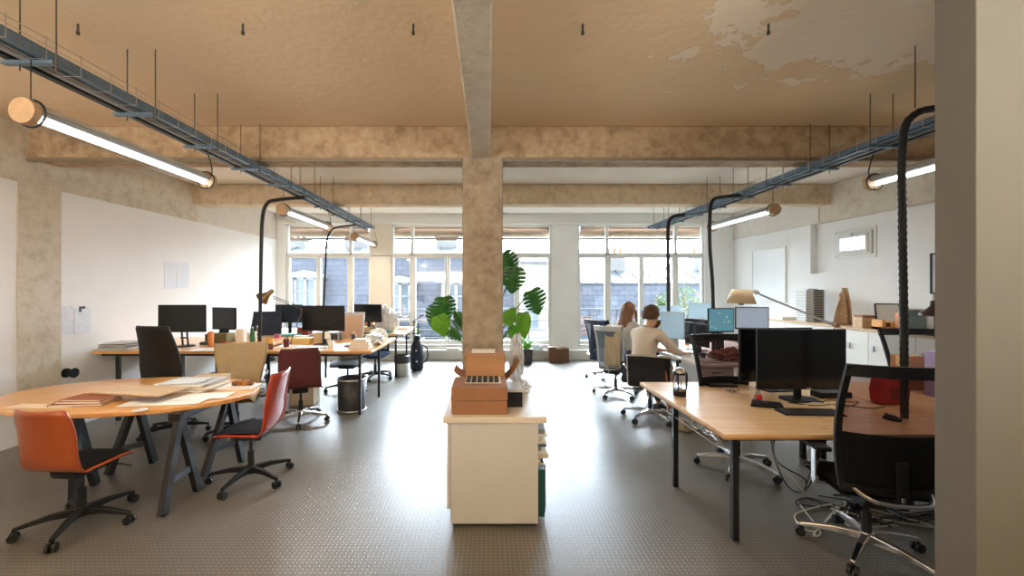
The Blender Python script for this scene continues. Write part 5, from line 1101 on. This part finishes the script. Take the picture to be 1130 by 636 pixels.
# monstera behind the column
def monstera():
    t = thing('monstera_plant', 'tall monstera plant behind the column', 'plant', (-.02, 5.55, 0))
    MB().lathe([(.15,0),(.20,.34),(.21,.36),(.19,.36),(.18,.33),(.01,.33)], n=28, cap=False).build('pot', mat('grey_pot', L(120,120,118), .7), t, smooth=True)
    P0 = Vector((-.02, 5.55, 0))
    def leaf(px, py, Z, ln, wd, ang, m, tilt, seed):
        c = P(px, py, Z)-P0; a = math.radians(ang); up = Vector((math.cos(a), .15, math.sin(a))).normalized()
        nrm = Vector((math.sin(tilt), -1, .35)).normalized(); side = up.cross(nrm).normalized(); nrm = side.cross(up)
        mb = MB(); n = 7
        def W(s_): return wd*.5*(math.sin(PI*min(1, (s_*.92+.08))**.75))**.8
        def V(x, s_): return c+up*(s_-.5)*ln+side*x-nrm*(-.25*(x*x)/wd)+nrm*(-.12*ln*(s_-.4)**2)
        for sg in (-1, 1):
            for i in range(n):
                s0, s1 = i/n, (i+1)/n; g = .018 if i not in (0, n-1) else .0
                ins = .28 if m is M_leaf else .8
                a0, a1 = W(s0)*sg, W(s1)*sg
                pts = [V(0, s0), V(a0*ins, s0), V(W(s0+g)*sg*.99, min(1, s0+g-.06+.02)), V((W((s0+s1)/2))*sg*1.05, (s0+s1)/2-.05), V(W(s1-g)*sg*.99, s1-g-.045), V(a1*ins, s1), V(0, s1)]
                for k in range(1, len(pts)-1):
                    try: mb.poly([pts[0], pts[k], pts[k+1]])
                    except ValueError: pass
        o = mb.build('leaf', m, t)
        base = V(0, 0)
        MB().tube(bez([(0, 0, .33), (base.x*.35, base.y*.5, .33+(base.z-.33)*.6), tuple(base)], 6), .009, 6).build('leaf_stem', mat('stem_green', L(92,120,60), .5), t)
    for k, a in enumerate([(491, 343, 5.3, .36, .30, -85, M_leaf, .2), (479, 352, 5.45, .34, .26, -100, M_leaf, -.3), (488, 361, 5.2, .30, .26, -70, M_leaf2, .3), (503, 371, 5.1, .22, .16, -40, M_leaf, .0),
                           (562, 292, 5.3, .34, .28, -60, M_leaf, -.3), (566, 311, 5.2, .36, .32, -95, M_leaf, .1), (591, 335, 5.3, .36, .34, -70, M_leaf, .3), (578, 361, 5.1, .36, .20, -85, M_leaf2, .2), (563, 348, 5.2, .26, .20, 60, M_leaf2, -.2),
                           (552, 300, 5.7, .34, .3, 80, M_leaf, 0), (508, 352, 5.7, .3, .26, 130, M_leaf, 0), (568, 372, 5.35, .3, .16, -80, M_leaf2, -.3)]): leaf(*a, k)
monstera()
# under the near desk: bag of crumpled film in the cable tray, loose cables on the floor
t = thing('cable_tray_net', 'narrow wire shelf slung under the left edge of the pine desk', 'wire shelf', (1.66, 3.25, .60)); b = MB()
for x in (-.07, .07): b.cyl((x,-.42,0),(x,.42,0),.003,n=6)
for i in range(12): b.cyl((-.07,-.42+i*.076,0),(.07,-.42+i*.076,0),.002,n=5)
for y in (-.4,.4):
    for x in (-.07,.07): b.cyl((x,y,0),(x,y,.104),.002,n=5)
b.build('wire_shelf', M_alu, t)
crumple('plastic_bag', 'crumpled silvery plastic under the left edge of the pine desk', 'packaging', (1.665, 3.22, .603), (.05,.30,.032), mat('silver_film', (.72,.70,.66), .22, metal=.55, var=.4, scale=30), 21, .5, 5, freq=5)
rnd = random.Random(4)
for i in range(6):
    x0, y0_ = 2.45+.12*i, 2.95+.05*(i % 3); pts = [(x0, y0_+.3, .006)]
    for k in range(6): pts.append((x0+rnd.uniform(-.3,.35), y0_+rnd.uniform(-.15,.35), .006+.012*rnd.random()))
    cable(['thin','looped','long','short','tangled','far'][i]+(' white' if i % 3 == 0 else ' black')+' cable on the floor under the pine desk', pts, .005, M_wc if i % 3 == 0 else M_rubber)
t = thing('cable_tangle', 'tangle of grey cables hanging below the near chair armrest', 'cables', (2.28, 3.1, .0)); 
for k in range(3): MB().tube(bez([(-.1+.04*k, .1, .70), (-.12, .0, .42), (-.05+.06*k, -.05, .22+.03*k), (.12, .02, .16), (.25, .1, .28+.05*k), (.3, .2, .70)], 6), .005, 6).build('cable', M_wc if k == 1 else M_dgrey, t)
carton('power_strip', 'black power strip on the floor under the pine desk', 'power strip', (2.95, 3.2, 0), (.32,.06,.045), M_bplast, .2)
# coats and cloths on the chairs
def drape(name, label, cat, loc, rz, w_, front, back, m, ztop, gap=.05, seed=0):
    """cloth hung over a bar at height ztop: front drop and back drop"""
    n = 22; tot = front+back
    def f(u, v):
        s_ = v*tot-front; wob = .018*math.sin(u*9+seed)+.012*math.sin(u*17+seed*2)
        k = min(1, abs(s_)/.25); x = (u-.5)*w_*(1-.12*k+.10*k*math.sin(seed+v*3))
        y = (gap*.5+.02*k+wob*k)*(-1 if s_ < 0 else 1) if abs(s_) > .03 else gap*.5*(s_/.03)
        z = -max(0, abs(s_)-.0)+.01*math.cos(s_*30)*(abs(s_) < .05)
        return Vector((x, y, z))
    o = MB().grid(f, 16, n).build(name, m, loc=(loc[0], loc[1], ztop), smooth=True, solid=.012); o.rotation_euler.z = rz; return tag(o, label, cat)
drape('coat', 'beige coat hung over the grey blue chair back', 'coat', (1.93, 6.28), math.radians(-42), .24, .62, .25, mat('beige_wool', L(206,188,160), .9, var=.1, scale=8, bump=.3), 1.13, .11, 1)
drape('coat', 'navy coat hung over the farther chair by the windows', 'coat', (2.04, 7.50), math.radians(-60), .36, .75, .3, mat('navy_wool', L(44,54,76), .9, var=.15, scale=8, bump=.3), 1.13, .11, 2)
drape('scarf', 'orange brown scarf hanging from the man\'s chair', 'scarf', (2.21, 5.06), math.radians(20), .13, .52, .12, mat('rust_knit', L(206,120,76), .9, var=.15, scale=20, bump=.4), .75, .04, 3)
t = thing('tote_bag', 'tan cloth bag on the floor beside the man\'s chair', 'bag', (2.42, 4.92, 0), .4); MB().prism([(-.16,0),(.16,0),(.18,.12),(.12,.30),(-.10,.32),(-.18,.14)], 'y', -.07, .07).build('body', pm('tan_canvas', 186,160,126), t, bevel=.02); MB().tube(bez([(-.08,0,.30),(-.05,.02,.42),(.06,.02,.42),(.09,0,.29)],5), .008).build('handle', M_dwood, t)
# things on the white desk
cup('orange tumbler by the man\'s hand', AT(757, 381, .745)+Vector((.02,0,0)), .045, .15, pm('orange_tumbler', 214,124,70))
cup('clear water glass left of the orange tumbler', (2.68, 5.75, .745), .036, .12, M_clear)
cup('small purple cup right of the orange tumbler', (2.90, 5.55, .745), .036, .08, pm('violet_cup', 70,52,110))
sheet('white drawing sheet under the man\'s arm', (2.80, 5.42, .746), (.30,.42), .05)
carton('notebook', 'grey notebook at the near end of the white desk', 'notebook', (2.86, 5.26, .745), (.24,.16,.015), pm('grey_cover', 170,164,156), .1)
crumple('cable_heap', 'reddish heap of cables and cloth seen through the mesh chair', 'clutter', (3.22, 5.45, .745), (.22,.14,.08), pm('rust_clutter', 150,84,60), 31, .5)
crumple('dark_pouch', 'dark pouch beside the reddish heap behind the mesh chair', 'pouch', (3.62, 5.35, .745), (.14,.1,.09), M_bfab, 33, .3)
cup('green plastic cup by the far screens', (3.02, 6.95, .745), .045, .12, pm('green_cup', 120,150,110))
carton('speaker_box', 'black desk speaker beside the slanted monitor', 'speaker', (3.38, 6.05, .745), (.12,.12,.3), M_bplast)
keyboard('pale keyboard in front of the man', (2.80, 5.72, .745), math.radians(-80), M_lgrey, M_white)
# ================================================================== PEOPLE
def skin(name, pts, edges, m, parent, sub=2):
    keys = list(pts); me = bpy.data.meshes.new(name); me.from_pydata([pts[k][0] for k in keys], [(keys.index(a), keys.index(b)) for a, b in edges], []); me.materials.append(m)
    o = bpy.data.objects.new(name, me); COL.objects.link(o); o.parent = parent
    md = o.modifiers.new('skin', 'SKIN'); md.use_smooth_shade = True
    sv = me.skin_vertices[0].data if me.skin_vertices else None
    if sv is None:
        bmm = bmesh.new(); bmm.from_mesh(me); bmm.verts.layers.skin.verify(); bmm.to_mesh(me); bmm.free(); sv = me.skin_vertices[0].data
    for i, k in enumerate(keys):
        r = pts[k][1]; sv[i].radius = r if isinstance(r, tuple) else (r, r)
    sv[0].use_root = True
    s_ = o.modifiers.new('sub', 'SUBSURF'); s_.levels = sub; s_.render_levels = sub
    return o
def hand(pts, edges, side, wrist, d, palm_n):
    """palm and five fingers; d = pointing direction, palm_n = back-of-hand normal"""
    d = Vector(d).normalized(); n_ = Vector(palm_n).normalized(); s_ = d.cross(n_).normalized()*side; w_ = Vector(wrist)
    pts['palm'+str(side)] = (tuple(w_+d*.05), (.034, .018)); edges.append(('wrist'+str(side), 'palm'+str(side)))
    for i, (off, ln) in enumerate(((-.030, .060), (-.010, .075), (.010, .080), (.030, .070))):
        k = 'f%d_%d_' % (i, side); a = w_+d*.085+s_*off; b = a+d*ln*.5-n_*.006; c = b+d*ln*.35-n_*.022
        pts[k+'a'] = (tuple(a), .011); pts[k+'b'] = (tuple(b), .0095); pts[k+'c'] = (tuple(c), .008)
        edges += [('palm'+str(side), k+'a'), (k+'a', k+'b'), (k+'b', k+'c')]
    k = 'th%d_' % side; a = w_+d*.035+s_*.042-n_*.008; b = a+d*.03+s_*.018; c = b+d*.028+s_*.004
    pts[k+'a'] = (tuple(a), .012); pts[k+'b'] = (tuple(b), .0105); pts[k+'c'] = (tuple(c), .009); edges += [('palm'+str(side), k+'a'), (k+'a', k+'b'), (k+'b', k+'c')]
def person(label, loc, rz, top, trousers, hair_m, long_hair, lean=.16, beard=False, k=1.0, turn=0, reach=(.56, .50)):
    t = thing('person', label, 'person', loc, rz)
    hc = Vector((0, lean+.065, 1.312))
    T = {'pelvis': ((0,0,.60), (.15,.12)), 'waist': ((0,lean*.3,.78), (.13,.10)), 'chest': ((0,lean*.65,.98), (.155,.11)), 'upper': ((0,lean*.9,1.08), (.11,.07)), 'neck': ((0,lean+.01,1.185), (.052,.052)),
         'skull0': (tuple(hc+Vector((0,.015,-.055))), (.062,.07)), 'skull1': (tuple(hc+Vector((0,0,.03))), (.082,.095)), 'skull2': (tuple(hc+Vector((0,-.005,.09))), (.06,.07)),
         'nose0': (tuple(hc+Vector((0,.095,-.005))), (.014,.016)), 'nose': (tuple(hc+Vector((0,.118,-.022))), (.009,.009)), 'chin': (tuple(hc+Vector((0,.075,-.10))), (.024,.024))}
    E = [('pelvis','waist'),('waist','chest'),('chest','upper'),('upper','neck'),('neck','skull0'),('skull0','skull1'),('skull1','skull2'),('skull1','nose0'),('nose0','nose'),('skull0','chin')]
    S_ = {'pelvis': ((0,0,.615), (.185,.145)), 'waist': ((0,lean*.3,.78), (.17,.128)), 'chest': ((0,lean*.65,.98), (.19,.135)), 'upper': ((0,lean*.9,1.115), (.165,.11)), 'collar': ((0,lean-.005,1.175), (.085,.08)), 'collar2': ((0,lean+.01,1.205), (.062,.062))}
    SE = [('pelvis','waist'),('waist','chest'),('chest','upper'),('upper','collar'),('collar','collar2')]
    J = {'pelvis': ((0,0,.60), (.175,.14))}; JE = []
    for sd in (-1, 1):
        s = str(sd); r_ = reach[0 if sd > 0 else 1]
        sh_ = (sd*.195*k, lean*.95, 1.10); el = (sd*.27*k, lean+r_*.35, .885); wr = (sd*.16*k, lean+r_*.80, .835)
        T['sh'+s] = (sh_, .048); T['el'+s] = (el, .04); T['wrist'+s] = (wr, (.030,.024)); E += [('upper','sh'+s),('sh'+s,'el'+s),('el'+s,'wrist'+s)]
        S_['sh'+s] = (sh_, .078); S_['ma'+s] = (tuple((Vector(sh_)+Vector(el))/2), .062); S_['el'+s] = (el, .054); S_['cuff'+s] = (tuple(Vector(el).lerp(Vector(wr), .82)), .040); SE += [('upper','sh'+s),('sh'+s,'ma'+s),('ma'+s,'el'+s),('el'+s,'cuff'+s)]
        hand(T, E, sd, wr, (-sd*.25, 1, -.10), (0, .15, 1))
        hip = (sd*.10, .02, .585); kn = (sd*.14, .48, .57); an = (sd*.14, .46, .12); toe = (sd*.15, .60, .045)
        T['hip'+s] = (hip, .08); T['kn'+s] = (kn, .052); T['an'+s] = (an, .036); T['toe'+s] = (toe, .028); E += [('pelvis','hip'+s),('hip'+s,'kn'+s),('kn'+s,'an'+s),('an'+s,'toe'+s)]
        J['hip'+s] = (hip, .098); J['kn'+s] = (kn, .07); J['cf'+s] = (tuple(Vector(kn).lerp(Vector(an), .45)), .062); J['an'+s] = ((an[0], an[1], an[2]+.01), .05); JE += [('pelvis','hip'+s),('hip'+s,'kn'+s),('kn'+s,'cf'+s),('cf'+s,'an'+s)]
        T['ear'+s] = (tuple(hc+Vector((sd*.088, -.005, -.01))), (.012,.02)); E.append(('skull1','ear'+s))
        MB().prism([(-.05,0),(.17,0),(.185,.03),(.10,.07),(.03,.10),(-.05,.09)], 'x', an[0]-.045, an[0]+.045).build('shoe', pm('shoe_grey', 70,66,64), t, bevel=.015, loc=(0, an[1], 0))
    skin('body', T, E, M_skin, t); skin('sweater', S_, SE, top, t); skin('trousers', J, JE, trousers, t)
    ey = MB()
    for sd in (-1, 1): ey.ball(hc+Vector((sd*.032, .088, .012)), (.011,.008,.008), 8, 6)
    ey.build('eyes', mat('eye_dark', (.02,.015,.012), .2), t); MB().ball(hc+Vector((0,.098,-.058)), (.022,.007,.006), 10, 6).build('mouth', mat('lips', L(178,104,92), .5), t)
    bm = bmesh.new(); bmesh.ops.create_uvsphere(bm, u_segments=36, v_segments=24, radius=1)
    for v in list(bm.verts):
        d = v.co.copy(); ky = 1
        kill = (d.y > .35 and d.z < .42) or (d.z < (-.52+.15*abs(d.x) if not long_hair else -.75)) or (d.y > .05 and d.z < -.05)
        if kill: bm.verts.remove(v); continue
        rr = 1+.10*noise.noise(d*5+Vector((2,1,3)))+.03*noise.noise(d*17)
        tp = 1-(.28*max(0, -d.z) if not long_hair else 0); v.co = hc+Vector((d.x*.106*rr*tp, -.012+d.y*.122*rr, .028+d.z*.125*rr*(1.05 if d.z > 0 else 1)))
    mb = MB(); mb.bm.free(); mb.bm = bm; h_ = mb.build('hair', hair_m, t, smooth=True, solid=.018)
    if long_hair:
        def hf(u, v):
            a = math.radians(-35-110*u) if False else math.radians(200+140*u); w_ = .105+.03*v+.008*math.sin(u*40)
            return hc+Vector((math.cos(a)*w_, -.01+math.sin(a)*(w_+.012)-.05*v*v, .03-.27*v+.01*math.sin(u*25)*v))
        MB().grid(hf, 24, 8).build('long_hair', hair_m, t, smooth=True, solid=.022)
        MB().tube(bez([tuple(hc+Vector((-.085,.05,.03))), tuple(hc+Vector((-.10,.05,-.10))), tuple(hc+Vector((-.09,.07,-.25)))],5), .022, 8, .012).tube(bez([tuple(hc+Vector((.085,.05,.03))), tuple(hc+Vector((.10,.05,-.10))), tuple(hc+Vector((.09,.07,-.25)))],5), .022, 8, .012).build('front_strands', hair_m, t, smooth=True)
    if beard:
        bm = bmesh.new(); bmesh.ops.create_uvsphere(bm, u_segments=28, v_segments=18, radius=1)
        for v in list(bm.verts):
            d = v.co.copy()
            if d.y < -.15 or d.z > .25 or (abs(d.x) < .3 and d.z > -.2): bm.verts.remove(v); continue
            v.co = hc+Vector((d.x*.084, .022+d.y*.094, -.052+d.z*.098))
        mb = MB(); mb.bm.free(); mb.bm = bm; mb.build('beard', hair_m, t, smooth=True, solid=.014)
    return t
M_hair = mat('dark_brown_hair', L(92,62,42), .6, var=.4, scale=40, bump=.6, bscale=80)
M_hair2 = mat('light_brown_hair', L(142,100,70), .6, var=.35, scale=40, bump=.6, bscale=80)
person('bearded dark haired man in a beige sweater seated working at the white desk', (1.98, 5.36, 0), math.radians(-66), mat('beige_knit', L(230,216,196), .9, var=.08, scale=14, bump=.4, bscale=140), pm('dark_denim', 48,52,62), M_hair, False, .14, True)
person('long haired woman in a grey sweater seated at the far white desk', (2.16, 6.60, 0), math.radians(-62), mat('grey_knit', L(198,192,184), .9, var=.08, scale=14, bump=.4, bscale=140), pm('blue_denim', 46,58,84), M_hair2, True, .08, False, .9)
